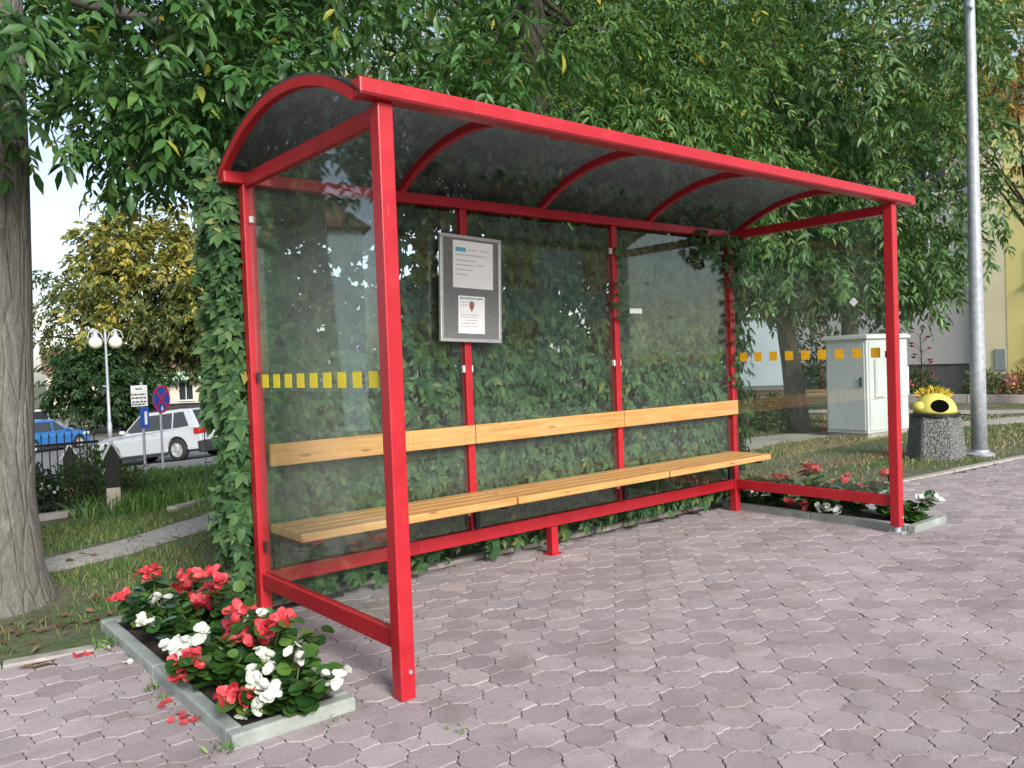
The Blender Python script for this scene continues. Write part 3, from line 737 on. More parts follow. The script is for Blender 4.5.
p2 = MB().b2((-.105, -.0085, -.285), (.105, -.0065, -.045)).build('paper', M['paper'], nb)
p2.scale = (1, 1, 1); p2['label'] = 'white sheet with a green heading and a small brown emblem'
mb = MB()
x = -.09
while x < .085: l = random.uniform(.008, .02); mb.b2((x, -.0095, -.066), (x+l, -.0088, -.054)); x += l + .004
mb.build('heading', M['greenink'], p2)
MB().add([(0, -.0096, -.148), (-.018, -.0096, -.115), (-.02, -.0096, -.09), (-.008, -.0096, -.078), (.008, -.0096, -.078), (.02, -.0096, -.09), (.018, -.0096, -.115)], [(0, 6, 5, 4, 3, 2, 1)]).build('emblem', M['brownink'], p2)
mb = MB()
for z, a, b in ((-.085, -.08, -.035), (-.105, -.085, -.03), (-.165, -.085, .07), (-.18, -.085, .05), (-.20, -.05, .05), (-.22, -.085, .03), (-.24, -.085, .06)):
    x = a
    while x < b: l = random.uniform(.006, .02); mb.b2((x, -.0094, z-.0025), (min(x+l, b), -.0088, z+.0025)); x += l + .004
mb.build('text', M['ink'], p2)

# ---------------------------------------------------------------- creeper on its wire trellis behind the glass
mb = MB()
for x in np.arange(-.15, 4.62, .105): mb.tube([(x, 1.80, -.03), (x, 1.80, 2.25)], .0028, 4)
for z in np.arange(.06, 2.3, .2): mb.tube([(-.16, 1.795, z), (4.64, 1.795, z)], .0028, 4)
tr = mb.build('wire_trellis', M['darkgreenwire']); tag(tr, 'dark green wire mesh fence standing behind the shelter, overgrown by the creeper', 'trellis')
tag(MB().tube([(4.44, 1.64, -.05), (4.44, 1.64, 1.1)], .022, 10).build('steel_post', M['galv']), 'thin grey steel post at the right end of the creeper, behind the flower bed', 'post')
cr = thing('creeper', 'dense green five leaved creeper covering the trellis behind the shelter glass', 'climbing plant', (2.1, 1.8, 0))
mb = MB(); base = np.array([2.1, 1.8, 0])
for k in range(34):
    x = random.uniform(-.1, 4.6); pts = []; y = random.uniform(1.74, 1.84)
    for i in range(9):
        pts.append((x - 2.1, y - 1.8 + random.uniform(-.03, .03), i*.3 - .05)); x = min(max(x + random.uniform(-.14, .14), -.14), 4.65)
    mb.tube(pts, [.011]*4 + [.008]*3 + [.005]*2, 5)
mb.build('stem', M['bark_stem'], cr, smooth=True)
def palmate(P, A, N, L, W, k=5):
    """five leaflets fanned from one stalk"""
    n = len(P); A = unit(A); S = unit(np.cross(N, A)); N = np.cross(A, S); oP, oA, oN, oL = [], [], [], []
    for i, ang in enumerate(np.linspace(-1.9, 1.9, k)):
        sc_ = (.72, .92, 1.12, .92, .72)[i] if k == 5 else 1
        oP.append(P); oA.append(A*math.cos(ang*.75) + S*math.sin(ang*.75) + rng.normal(0, .1, (n, 3))); oN.append(N + rng.normal(0, .16, (n, 3))); oL.append(L*sc_)
    return np.concatenate(oP), np.concatenate(oA), np.concatenate(oN), np.concatenate(oL), np.concatenate(oL)*.46
# leaves on the shelter side, pressing against the glass
Nn = 14000
px = rng.uniform(-.13, 4.62, Nn); pz = rng.uniform(.10, 2.42, Nn) ; py = 1.475 + rng.random(Nn)**1.9*.32
# thinner in the upper middle where the wall behind shows through, thicker at both ends
dens = .74 + .3*vn(px, pz, 2.2, 1.0) + .9*np.exp(-((px+.1)/.3)**2) + .8*np.exp(-((px-4.45)/.35)**2) - .45*np.exp(-((pz-2.0)/.28)**2)*((px > .3) & (px < 4.0))
keep = (rng.random(Nn) < dens) & ~((pz < .32) & (rng.random(Nn) < .55)) & ~((px > 4.5) & (rng.random(Nn) < .4))
px, py, pz = px[keep], py[keep], pz[keep]; n0 = len(px)
out = np.stack([np.where(px < .05, -.55, np.where(px > 4.25, .6, 0.0)) + rng.normal(0, .35, n0), np.full(n0, -1.0), rng.normal(.25, .35, n0)], -1)
Pc = np.stack([px, py, pz], -1); Ac = np.stack([rng.normal(0, .55, n0), -.22 + rng.normal(0, .15, n0), -1 + rng.normal(0, .35, n0)], -1)
L_ = rng.uniform(.042, .108, n0)
a = palmate(Pc, Ac, out, L_, None)
# overhanging sprays at the left end, along the eaves and at the right corner
def extra(n, bx, by, bz, L0, L1, dirx=0):
    P = np.stack([rng.uniform(*bx, n), rng.uniform(*by, n), rng.uniform(*bz, n)], -1)
    A = np.stack([rng.normal(dirx, .5, n), rng.normal(-.3, .35, n), rng.normal(-.9, .3, n)], -1)
    N = np.stack([rng.normal(dirx, .4, n), rng.normal(-.8, .3, n), rng.normal(.4, .3, n)], -1)
    return palmate(P, A, N, rng.uniform(L0, L1, n), None)
bl = [a, extra(220, (-.14, -.03), (1.45, 1.8), (1.1, 2.42), .05, .11, -.2), extra(75, (-.09, -.03), (1.45, 1.8), (.55, 1.2), .05, .10, -.2), extra(36, (-.10, -.04), (1.5, 1.85), (.25, .6), .05, .08, -.2),
      extra(300, (4.28, 4.72), (1.45, 1.95), (.5, 2.5), .05, .085, .4), extra(90, (3.75, 4.45), (1.28, 1.46), (2.12, 2.40), .05, .08), extra(170, (.2, 3.8), (1.44, 1.62), (2.25, 2.42), .05, .08),
      extra(260, (-.2, 4.6), (1.56, 1.75), (2.35, 2.58), .05, .09), extra(150, (.7, 4.3), (1.18, 1.5), (2.55, 2.66), .05, .09), extra(60, (3.2, 3.55), (1.44, 1.5), (1.5, 2.3), .05, .07), extra(26, (2.78, 2.88), (1.36, 1.40), (1.6, 2.2), .035, .055), extra(40, (4.2, 4.3), (1.33, 1.4), (1.1, 2.2), .04, .06)]
cat_ = [np.concatenate([b[i] for b in bl]) for i in range(5)]
leaf_mesh('foliage', cat_[0] - base, cat_[1], cat_[2], cat_[3], cat_[4], 'leaf', M['leaf_ivy'], cr)

# ---------------------------------------------------------------- flower beds
def planter(label, x0, x1, y0, y1, zt_=.052):
    t = thing('flower_bed', label, 'flower bed', ((x0+x1)/2, (y0+y1)/2, 0))
    ox, oy = (x0+x1)/2, (y0+y1)/2; wk = .062
    hx, hy = (x1-x0)/2, (y1-y0)/2
    nseg = 2
    for sx in (-1, 1):
        for k in range(nseg):
            ya = -hy + 2*hy*k/nseg + .0015 + (wk if k == 0 else 0); yb = -hy + 2*hy*(k+1)/nseg - .0015 - (wk if k == nseg-1 else 0)
            MB().b2((sx*hx - (wk if sx > 0 else 0), ya, -.05), (sx*hx + (0 if sx > 0 else wk), yb, zt_ + random.uniform(-.003, .003))).build('kerb', M['kerb'], t, bevel=.008)
    for sy in (-1, 1):
        MB().b2((-hx, sy*hy - (wk if sy > 0 else 0), -.05), (hx, sy*hy + (0 if sy > 0 else wk), zt_)).build('kerb', M['kerb'], t, bevel=.008)
    nx_, ny_ = 8, 24; V = []; F = []
    for i in range(nx_+1):
        for j in range(ny_+1):
            V.append((-hx + wk*.8 + (2*hx-1.6*wk)*i/nx_, -hy + wk*.8 + (2*hy-1.6*wk)*j/ny_, .030 + random.uniform(-.010, .014)))
    for i in range(nx_):
        for j in range(ny_): F.append((i*(ny_+1)+j, (i+1)*(ny_+1)+j, (i+1)*(ny_+1)+j+1, i*(ny_+1)+j+1))
    MB().add(V, F).build('soil', M['soil'], t, smooth=True)
    return t
planter('grey kerbed flower bed beside the left end of the shelter, nearest in the photo', -.70, -.20, .04, 1.97)
planter('grey kerbed flower bed outside the right end glass of the shelter', 4.33, 4.86, -.10, 1.60)

def begonia(base, heads, label, colour, size, group, yellowish=False):
    b = np.array([base[0], base[1], .015])
    t = thing('begonia', label, 'flower', tuple(b), 0, group)
    mb = MB(); P = []; A = []; N = []; L = []
    tips = [np.array(h) for h in heads]
    extra_t = [b + np.array([rng.normal(0, size*.30), rng.normal(0, size*.45), rng.uniform(.12, .30)*size/.3]) for _ in range(6)]
    for tip in tips + extra_t:
        mid = b*.45 + tip*.55 + np.array([0, 0, .03])
        pts = [b - b + rng.normal(0, .012, 3)*[1, 1, 0], mid - b, tip - b]
        mb.tube([tuple(p) for p in pts], [.006, .0045, .003], 6)
        for s in np.linspace(.25, .96, 8):
            q = b*(1-s)**2 + 2*s*(1-s)*mid + s*s*tip
            for _ in range(2):
                d = rng.normal(size=3); d[2] = abs(d[2])*.2 - .05; d = unit(d)
                P.append(q + d*.02); A.append(d + np.array([0, 0, rng.uniform(-.35, .25)])); N.append(np.array([rng.normal(0, .45), rng.normal(0, .45), 1])); L.append(rng.uniform(.045, .085))
    mb.build('stem', M['stem'], t, smooth=True)
    P, A, N, L = map(np.array, (P, A, N, L))
    leaf_mesh('foliage', P - b, A, N, L, L*.92, 'round', M['leaf_begonia'], t)
    for h in heads:
        h = np.array(h); P = []; A = []; N = []; L = []
        nfl = int(rng.integers(6, 11))
        face = unit(np.array([rng.normal(-.35, .3), rng.normal(-.45, .3), .7]))
        for k in range(nfl):
            c = h + rng.normal(0, 1, 3)*np.array([.024, .024, .016]); nrm = unit(face + rng.normal(0, .45, 3)); u0 = unit(np.cross(nrm, rng.normal(size=3))); v0 = np.cross(nrm, u0)
            for i in range(4):
                an = i*math.pi/2 + .2
                d = u0*math.cos(an) + v0*math.sin(an)
                P.append(c); A.append(d + nrm*.38); N.append(nrm); L.append((.030 if i % 2 == 0 else .022)*rng.uniform(.85, 1.15))
        P, A, N, L = map(np.array, (P, A, N, L))
        leaf_mesh('flower', P - b, A, N, L, L*1.0, 'round', M['petal_red' if colour == 'red' else 'petal_white'], t)
GB = 'begonias in the two flower beds'
LB = [
 ((-.50, 1.72), [(-.481, 1.897, .287), (-.459, 1.751, .30), (-.66, 1.60, .25)], 'red begonia at the far grassy end of the left bed, two heads stretching up', 'red', .26),
 ((-.50, 1.36), [(-.569, 1.377, .25), (-.66, 1.25, .19)], 'pale white begonia near the far end of the left bed, along its outer kerb', 'white', .22),
 ((-.40, 1.22), [(-.459, 1.257, .325), (-.459, 1.19, .372), (-.47, 1.104, .275), (-.49, 1.0, .31)], 'tallest red begonia in the middle of the left bed, thick with heads', 'red', .30),
 ((-.36, .92), [(-.459, .774, .45), (-.459, .971, .425), (-.459, .877, .354)], 'red begonia leaning towards the shelter corner post from the left bed', 'red', .3),
 ((-.50, .80), [(-.63, .93, .16), (-.663, .72, .19), (-.569, .703, .236)], 'white begonia between the red clumps along the outer kerb of the left bed', 'white', .2),
 ((-.52, .55), [(-.70, .60, .18), (-.70, .52, .20), (-.715, .56, .15), (-.68, .47, .23)], 'red begonia spilling over the outer kerb of the left bed', 'red', .22),
 ((-.38, .48), [(-.47, .671, .245), (-.459, .552, .353), (-.48, .422, .27), (-.459, .279, .345), (-.47, .348, .275), (-.44, .16, .40)], 'broad red begonia in the near half of the left bed, beside the glass', 'red', .28),
 ((-.42, .26), [(-.452, .364, .365), (-.475, .255, .22), (-.40, .10, .27), (-.55, .20, .20)], 'white begonia rising behind the near corner of the left bed', 'white', .24),
 ((-.50, .22), [(-.67, .14, .155), (-.60, .12, .15)], 'small red begonia low down at the near outer corner of the left bed', 'red', .16),
 ((-.42, .13), [(-.54, .05, .165), (-.34, -.05, .19), (-.60, .10, .11)], 'nearest white begonia, hanging over the front kerb of the left bed', 'white', .24)]
for a_ in LB: begonia(*a_, GB)
RB = [
 ((4.58, 1.20), [(4.578, 1.222, .275), (4.56, 1.12, .25), (4.45, 1.0, .10)], 'red begonia at the back of the right bed, seen through the end glass', 'red', .24),
 ((4.60, .88), [(4.578, .901, .394), (4.578, .837, .365), (4.45, .85, .09)], 'tallest red begonia in the right bed, standing above the red rail', 'red', .30),
 ((4.50, .70), [(4.40, .716, .09), (4.50, .60, .07), (4.40, .62, .12)], 'white begonia showing under the red rail in the right bed', 'white', .2),
 ((4.62, .52), [(4.578, .59, .302), (4.62, .45, .25)], 'red begonia in the middle of the right bed', 'red', .26),
 ((4.62, .24), [(4.578, .215, .39), (4.66, .27, .16), (4.60, .3, .3)], 'red begonia close to the right front post in the right bed', 'red', .26),
 ((4.56, .05), [(4.62, -.06, .22), (4.66, -.1, .21)], 'single pale begonia leaning out past the right front post', 'white', .13),
 ((4.52, 1.42), [(4.42, 1.36, .12), (4.5, 1.28, .16)], 'white begonia at the creeper end of the right bed', 'white', .22)]
for a_ in RB: begonia(*a_, GB)
def fallen(loc, n, label, mat, group='fallen blossoms on the paving'):
    P = np.zeros((n, 3)) + rng.normal(0, .016, (n, 3))*[1, 1, 0] + [0, 0, .006]; A = rng.normal(size=(n, 3))*[1, 1, .15]
    o = leaf_mesh('fallen_blossom', P, A, np.array([0, 0, 1.]) + rng.normal(0, .3, (n, 3)), rng.uniform(.022, .036, n), .03, 'round', M[mat]); o.location = (*loc, .003)
    tag(o, label, 'petals', group)
fallen((-.86, 1.57), 7, 'fallen red blossom near the pale edge stones left of the bed', 'petal_red')
fallen((-.745, .46), 6, 'larger fallen red blossom lying against the kerb of the left bed', 'petal_red')
fallen((-.722, .40), 5, 'fallen red petals nearest the camera at the foot of the kerb', 'petal_red')
fallen((-.755, .64), 3, 'tiny fallen red petal further along the kerb of the left bed', 'petal_red')
fallen((-.73, 1.27), 4, 'fallen white blossom at the foot of the kerb', 'petal_white')

# ---------------------------------------------------------------- grass, litter
def blades(name, n, bx, by, mask, h0, h1, m, wid=.004, lean=.45):
    x = rng.uniform(*bx, n); y = rng.uniform(*by, n); k = mask(x, y) > rng.random(n); x, y = x[k], y[k]; n = len(x)
    d = np.hypot(x+1.75, y+2.9); s = np.clip(d/7, .8, 3.0)
    z = terrain(x, y) - .006; h = rng.uniform(h0, h1, n)
    an = rng.uniform(0, 2*math.pi, n); w_ = wid*s
    le = rng.normal(0, lean, (n, 2))*h[:, None]
    b = np.stack([x, y, z], -1); side = np.stack([np.cos(an)*w_, np.sin(an)*w_, np.zeros(n)], -1)
    mid = b + np.stack([le[:, 0]*.35, le[:, 1]*.35, h*.6], -1); tip = b + np.stack([le[:, 0], le[:, 1], h], -1)
    V = np.stack([b-side, b+side, mid+side*.7, mid-side*.7, tip], 1).reshape(-1, 3); o = np.arange(n)[:, None]*5
    return tag(mesh_arrays(name, V, [np.array([[0, 1, 2, 3]]) + o, np.array([[3, 2, 4]]) + o], m), kind='stuff')
def seg_d(x, y, pts):
    d = np.full(len(x), 1e9)
    for (x0, y0), (x1, y1) in zip(pts[:-1], pts[1:]):
        vx, vy = x1-x0, y1-y0; t = np.clip(((x-x0)*vx + (y-y0)*vy)/(vx*vx+vy*vy), 0, 1); d = np.minimum(d, np.hypot(x-x0-t*vx, y-y0-t*vy))
    return d
PA = [(-6, 2.6), (-2.2, 3.45), (-.66, 3.88), (.3, 4.35), (1.05, 4.95), (2.5, 6.0), (5, 7.0)]
PB = [(5.2, 4.5), (6.6, 4.6), (8.3, 4.5), (9.6, 4.6), (11.6, 4.1), (14, 3.0), (18, 1.8)]
PC = [(14.6, 12.5), (15.2, 7.6), (16.1, 4.1), (17.3, 2.4), (20, -1)]
def mleft(x, y):
    m = np.clip(.50 + .75*vn(x, y, 2.2, 2.0) + .12*(y-2.5), .03, 1) * np.clip((seg_d(x, y, PA) - .22)/.25, .02, 1)
    m *= np.clip((y - edge(x) - .04)/.12, 0, 1); m *= np.clip((np.hypot(x+1.2, y-3.0) - .4)/.3, 0, 1)
    m *= 1 - .85*np.exp(-(((x+1.0)/.55)**2 + ((y-2.1)/.28)**2)); return m
blades('grass', 60000, (-3.0, 3.4), (1.7, 6.5), mleft, .025, .075, M['grass'])
def mright(x, y):
    m = np.clip(.48 + .7*vn(x, y, 1.6, 4.0), .06, 1) * np.clip((seg_d(x, y, PB) - .35)/.3, .03, 1) * np.clip((seg_d(x, y, PC) - .6)/.1, 0, 1)
    return m * np.clip((y - edge(x) - .05)/.12, 0, 1)
blades('grass', 70000, (4.7, 17), (.6, 9), mright, .02, .06, M['grass_dry_sunlit'])
def mfar(x, y):
    return np.clip(.75 + .4*vn(x, y, .8, 6.0), .1, 1) * (x < 4.2 + (15-y)*.1) * np.clip((y - 6.2)/.8, 0, 1)
blades('long_grass', 52000, (.2, 7.0), (6.2, 19), mfar, .08, .26, M['lush'], .006, .4)
def weeds(x, y, n, r, h):
    P = np.stack([rng.normal(x, r, n), rng.normal(y, r, n), np.full(n, .002)], -1); A = rng.normal(0, .6, (n, 3)); A[:, 2] = abs(A[:, 2]) + .4
    return P, A, rng.uniform(h*.5, h, n)
ws = [weeds(*a_) for a_ in ((-.75, .86, 16, .03, .045), (-.74, .70, 10, .02, .04), (-.73, .05, 14, .02, .05), (-.745, 1.62, 30, .05, .07), (-.30, .01, 6, .03, .03), (-.02, -.42, 8, .02, .03), (4.24, -.09, 10, .04, .03), (2.1, 1.5, 12, .04, .04))]
P_ = np.concatenate([a_[0] for a_ in ws]); A_ = np.concatenate([a_[1] for a_ in ws]); H_ = np.concatenate([a_[2] for a_ in ws])
tag(leaf_mesh('weeds', P_, A_, np.array([0, 0, 1.]) + rng.normal(0, .4, P_.shape), H_, H_*.25, 'leaf', M['lush']), kind='stuff')
n = 300
lx = np.concatenate([rng.uniform(-3, 1.5, 130), rng.normal(-.95, .35, 50), rng.uniform(4.9, 13, 70), rng.uniform(.2, 4.2, 50)]); ly = np.concatenate([rng.uniform(1.7, 4.5, 130), rng.normal(2.15, .2, 50), rng.uniform(1.2, 5, 70), rng.uniform(1.62, 1.95, 50)])
k = ly > edge(lx) - .12; lx, ly = lx[k], ly[k]; n = len(lx)
P_ = np.stack([lx, ly, terrain(lx, ly) + .022], -1); A_ = rng.normal(size=(n, 3))*[1, 1, .2]
tag(leaf_mesh('fallen_leaves', P_, A_, np.array([0, 0, 1.]) + rng.normal(0, .3, (n, 3)), rng.uniform(.04, .10, n), rng.uniform(.02, .04, n), 'leaf', M['dryleaf']), kind='stuff')
tag(leaf_mesh('fallen_leaf', np.array([[0, 0, 0.], [.02, .01, .004]]), np.array([[1, .1, .05], [-.6, .3, .1]]), np.array([[0, .1, 1.], [0, -.2, 1]]), np.array([.13, .08]), np.array([.045, .03]), 'leaf', M['dryleaf']), 'long brown dry leaf lying on the pale edge stones', 'leaf')
bpy.data.objects['fallen_leaf'].location = (-1.10, 1.52, .008)
# ---------------------------------------------------------------- street furniture on the right
zg = lambda x, y: float(terrain(np.array([x]), np.array([y]))[0])
# lamp post
mb = MB(); mb.lathe([(.092, 0), (.088, 1), (.074, 2.6), (.055, 6), (.045, 9)], 20)
lp = thing('lamp_post', 'tall tapering galvanised steel post standing in the grass beside the bin', 'lamp post', (9.2, 1.33, zg(9.2, 1.33)))
mb.build('pole', M['galv'], lp, smooth=True)
MB().lathe([(.17, -.02), (.17, .025), (.11, .04), (.105, .07)], 20).build('base_flange', M['galv'], lp, smooth=False, bevel=.004)
mb = MB(); mb.tube([(0, 0, 8.95), (-.1, -.2, 9.5), (-.35, -.7, 9.75), (-.6, -1.2, 9.8)], .035, 8).build('arm', M['galv'], lp, smooth=True)
MB().box((-.72, -1.45, 9.8), (.22, .55, .12), Matrix.Rotation(R(26), 3, 'Z')).build('lamp_head', M['galv'], lp, bevel=.03)

# cabinet
k_ = NT('pale_grey_cabinet_paint'); v_ = k_.coords()
k_.base(k_.mix(.5, k_.ramp(k_.noise(1.4, 4, .6, v_), [(.3, (.50, .53, .54)), (.7, (.60, .63, .63))]), k_.ramp(k_.noise(7, 5, .7, k_.coords((6, 6, .6))), [(.35, (.42, .45, .46)), (.7, (.64, .66, .66))])))
k_.p.inputs['Roughness'].default_value = .5; M['cab'] = k_.m
cb = thing('utility_cabinet', 'pale grey metal utility cabinet with a flat lid in the grass', 'cabinet', (10.38, 3.36, zg(10.4, 3.6)), 0)
cb.rotation_euler = (0, 0, R(-4))
cw, cd, ch = 1.16, .70, 1.53
MB().b2((0, 0, .08), (cw, cd, ch)).build('body', M['cab'], cb, bevel=.008)
MB().b2((.02, .02, -.1), (cw-.02, cd-.02, .079)).build('plinth', M['kerb2'], cb, bevel=.006)
MB().b2((-.04, -.04, ch+.001), (cw+.04, cd+.04, ch+.055)).b2((-.02, -.02, ch+.0555), (cw+.02, cd+.02, ch+.075)).build('lid', M['white'], cb, bevel=.012)
d_ = MB().b2((-.014, .035, .13), (-.001, cd-.03, ch-.05)).build('door', M['cab'], cb, bevel=.004); d_['label'] = 'end door with a black handle'
MB().b2((-.034, .075, .80), (-.0145, .105, .95)).build('handle', M['black'], d_, bevel=.004)
MB().b2((-.020, cd-.05, .3), (-.0145, cd-.035, .42)).b2((-.020, cd-.05, 1.2), (-.0145, cd-.035, 1.32)).build('hinge', M['zinc'], d_)
f_d = MB().b2((.05, -.012, .60), (cw-.05, -.001, ch-.05)).build('door', M['cab'], cb, bevel=.004)
MB().b2((.05, -.012, .12), (cw-.05, -.001, .585)).build('lower_panel', M['cab'], cb, bevel=.004)
MB().b2((.17, -.026, .62), (.20, -.0125, 1.22)).b2((.2005, -.024, .62), (.42, -.0125, .64)).build('locking_bar', M['zinc'], f_d, bevel=.003)
MB().b2((.25, -.020, .68), (.50, -.0125, .92)).build('hatch', M['cab'], f_d, bevel=.003)
MB().b2((.56, -.030, 1.18), (.60, -.0125, 1.25)).build('lock', M['black'], f_d, bevel=.004)
MB().b2((cw+.001, .05, .62), (cw+.13, .33, 1.08)).build('meter_box', M['white'], cb, bevel=.01)

# bin with the yellow lid
def mk_agg():
    k = NT('exposed_aggregate_concrete'); v = k.coords(); vo = k.node('ShaderNodeTexVoronoi'); vo.inputs['Scale'].default_value = 85; k.link(v, vo.inputs['Vector'])
    c = k.ramp(vo.outputs['Color'], [(.2, (.045, .045, .047)), (.55, (.20, .20, .195)), (.9, (.50, .49, .47))]); c = k.mix(.35, c, (.10, .10, .10))
    k.base(c); k.p.inputs['Roughness'].default_value = .85; k.bump(k.math('SUBTRACT', 1.0, vo.outputs['Distance']), .8, .02); return k.m
M['agg'] = mk_agg()
bn = thing('litter_bin', 'six sided pebbled concrete litter bin with a yellow domed lid', 'litter bin', (8.66, 1.62, zg(8.66, 1.62)), R(26))
mb = MB(); P = []
for rr, z in ((.335, -.03), (.305, .30), (.278, .52)):
    for k in range(6):
        for dd in (-.05, .05): t_ = (k + .5)*math.pi/3 + dd; P.append((rr*math.cos(t_), rr*math.sin(t_), z))
F = [tuple(range(12))[::-1], tuple(range(24, 36))]
for i in range(2):
    for k in range(12): F.append((i*12+k, i*12+(k+1) % 12, i*12+12+(k+1) % 12, i*12+12+k))
mb.add(P, F).build('concrete_body', M['agg'], bn, bevel=.008)
MB().lathe([(.27, .505), (.285, .515), (.285, .545), (.25, .55)], 24).build('rim', M['black'], bn)
M['yel'] = simple('faded_yellow_plastic', (.64, .56, .13), .45, .12, 6, .1, 30)
LS = (.245, .245, .24)
mb = MB(); prof = [(max(.001, LS[0]*math.cos(a_)), .552 + LS[2]*math.sin(a_)) for a_ in np.linspace(0, math.pi/2, 12)]
mb.lathe(prof, 28); lid = mb.build('lid', M['yel'], bn, smooth=True)
def lid_patch(az_, el_, rad, off, name, m, ring=None, n=22, sx=1.25):
    V = []; F = []; cdir = Vector((math.cos(az_)*math.cos(el_), math.sin(az_)*math.cos(el_), math.sin(el_))); sdv = Vector((-math.sin(az_), math.cos(az_), 0)); upv = cdir.cross(sdv)
    rs = [0.001, rad*.5, rad] if ring is None else [rad, rad*.5*(1+ring), rad*ring]
    for r in rs:
        for k in range(n):
            t_ = 2*math.pi*k/n; d = (cdir + sdv*math.cos(t_)*r*sx + upv*math.sin(t_)*r).normalized()
            V.append((d.x*(LS[0]+off), d.y*(LS[1]+off), .552 + d.z*(LS[2]+off)))
    for i in range(2):
        for k in range(n): F.append((i*n+k, i*n+(k+1) % n, i*n+n+(k+1) % n, i*n+n+k))
    return MB().add(V, F).build(name, m, lid, smooth=True)
az_l = math.atan2(-2.9-1.66, -1.75-8.52) - R(14)
lid_patch(az_l + .05, .42, .36, .004, 'opening', simple('bin_opening_black', (.004, .004, .004), .95, .1, 10, spec=0))
MB().sphere((LS[0]*.62*math.cos(az_l-1.05), LS[0]*.85*math.sin(az_l-1.05), .625), .092, 16, 10, (1.1, 1.1, .8)).build('side_bulge', M['yel'], lid, smooth=True)
nf = 170; t_ = rng.uniform(-1, 1, nf); a_ = az_l + 1.35 + math.pi*0
P_ = np.stack([np.cos(az_l + 1.57)*t_*.14 + np.cos(az_l)*(-.06), np.sin(az_l + 1.57)*t_*.14 + np.sin(az_l)*(-.06), .552 + .225 - .05*t_**2], -1) + rng.normal(0, .012, (nf, 3))
A_ = np.stack([np.cos(az_l+1.57)*t_*.9, np.sin(az_l+1.57)*t_*.9, np.full(nf, .85)], -1) + rng.normal(0, .25, (nf, 3))
leaf_mesh('tuft', P_, A_, rnd(nf), rng.uniform(.07, .12, nf), .022, 'leaf', simple('straw_yellow', (.55, .42, .05), .7, .2, 40), lid)

# green bench with pale top boards behind the tree
M['greenslat'] = simple('dark_green_slat_paint', (.035, .085, .065), .5, .2, 10)
M['oldwood'] = simple('weathered_tan_wood', (.42, .30, .17), .7, .2, 14, .3, 80)
def bench(loc, rz, label):
    t = thing('park_bench', label, 'bench', loc, rz, 'park benches on the grass')
    for z in (.79, .70): MB().b2((-.95, .26, z), (.95, .29, z+.075)).build('top_board', M['oldwood'], t, bevel=.006)
    mb = MB()
    for z in (.60, .52, .44): mb.b2((-.95, .255, z), (.95, .28, z+.06))
    mb.build('backrest', M['greenslat'], t, bevel=.004)
    mb = MB()
    for y in (-.2, -.09, .02, .13): mb.b2((-.95, y, .40), (.95, y+.09, .43))
    mb.build('seat', M['greenslat'], t, bevel=.004)
    for x in (-.8, .8):
        MB().bar((x, .24, -.05), (x, .24, .86), .05, .03, (0, 1, 0)).bar((x, -.18, -.05), (x, -.18, .40), .05, .03, (0, 1, 0)).bar((x, -.2, .385), (x, .22, .385), .05, .025).build('leg', M['black'], t, bevel=.003)
    t.scale = (1, 1, .74); return t
bx, by = 12.35, 5.6
bench((12.3, 5.75, zg(12.3, 5.75)), R(-65), 'green slatted bench with tan top boards behind the tree trunk')

# bush at the foot of the tree and planting in front of the house
def bush(name, label, cat, loc, r, n, m, L=.06, kind='leaf', W=.5, grp=None, stems=True, flowers=None):
    t = thing(name, label, cat, loc, 0, grp)
    d = rnd(n); d[:, 2] = np.abs(d[:, 2])*1.1 - .15
    lump = 1 + .25*vn(d[:, 0]*4, d[:, 1]*4 + d[:, 2]*3, 1, loc[0])
    P = d*np.array(r)*((rng.random(n)**.35)*lump)[:, None]; P[:, 2] = np.maximum(P[:, 2] + r[2]*.12, .01)
    leaf_mesh('foliage', P, d + rng.normal(0, .5, (n, 3)), d + rng.normal(0, .4, (n, 3)), L*rng.uniform(.6, 1.3, n), L*W, kind, m, t)
    mb = MB()
    for k in range(7):
        q = (random.uniform(-.7, .7)*r[0], random.uniform(-.7, .7)*r[1], random.uniform(.5, .95)*r[2]); mb.tube([(q[0]*.15, q[1]*.15, -.03), (q[0]*.5, q[1]*.5, q[2]*.55), q], [.012, .009, .004], 5)
    mb.build('stem', M['bark_stem'], t)
    if flowers:
        m2, k, fl_ = flowers; i = rng.permutation(n)[:k]; Q = np.repeat(d[i]*np.array(r)*1.08 + [0, 0, r[2]*.12], 6, 0); f_ = rnd(len(Q))
        leaf_mesh('blossom', Q + f_*fl_*.6, f_, rnd(len(Q)), fl_, fl_*.9, 'round', m2, t)
    return t
bush('shrub', 'small green shrub sprouting at the foot of the cabinet tree', 'shrub', (10.85, 5.25, zg(10.9, 5.3)), (.48, .40, .62), 1500, M['leaf_bush'], .07)

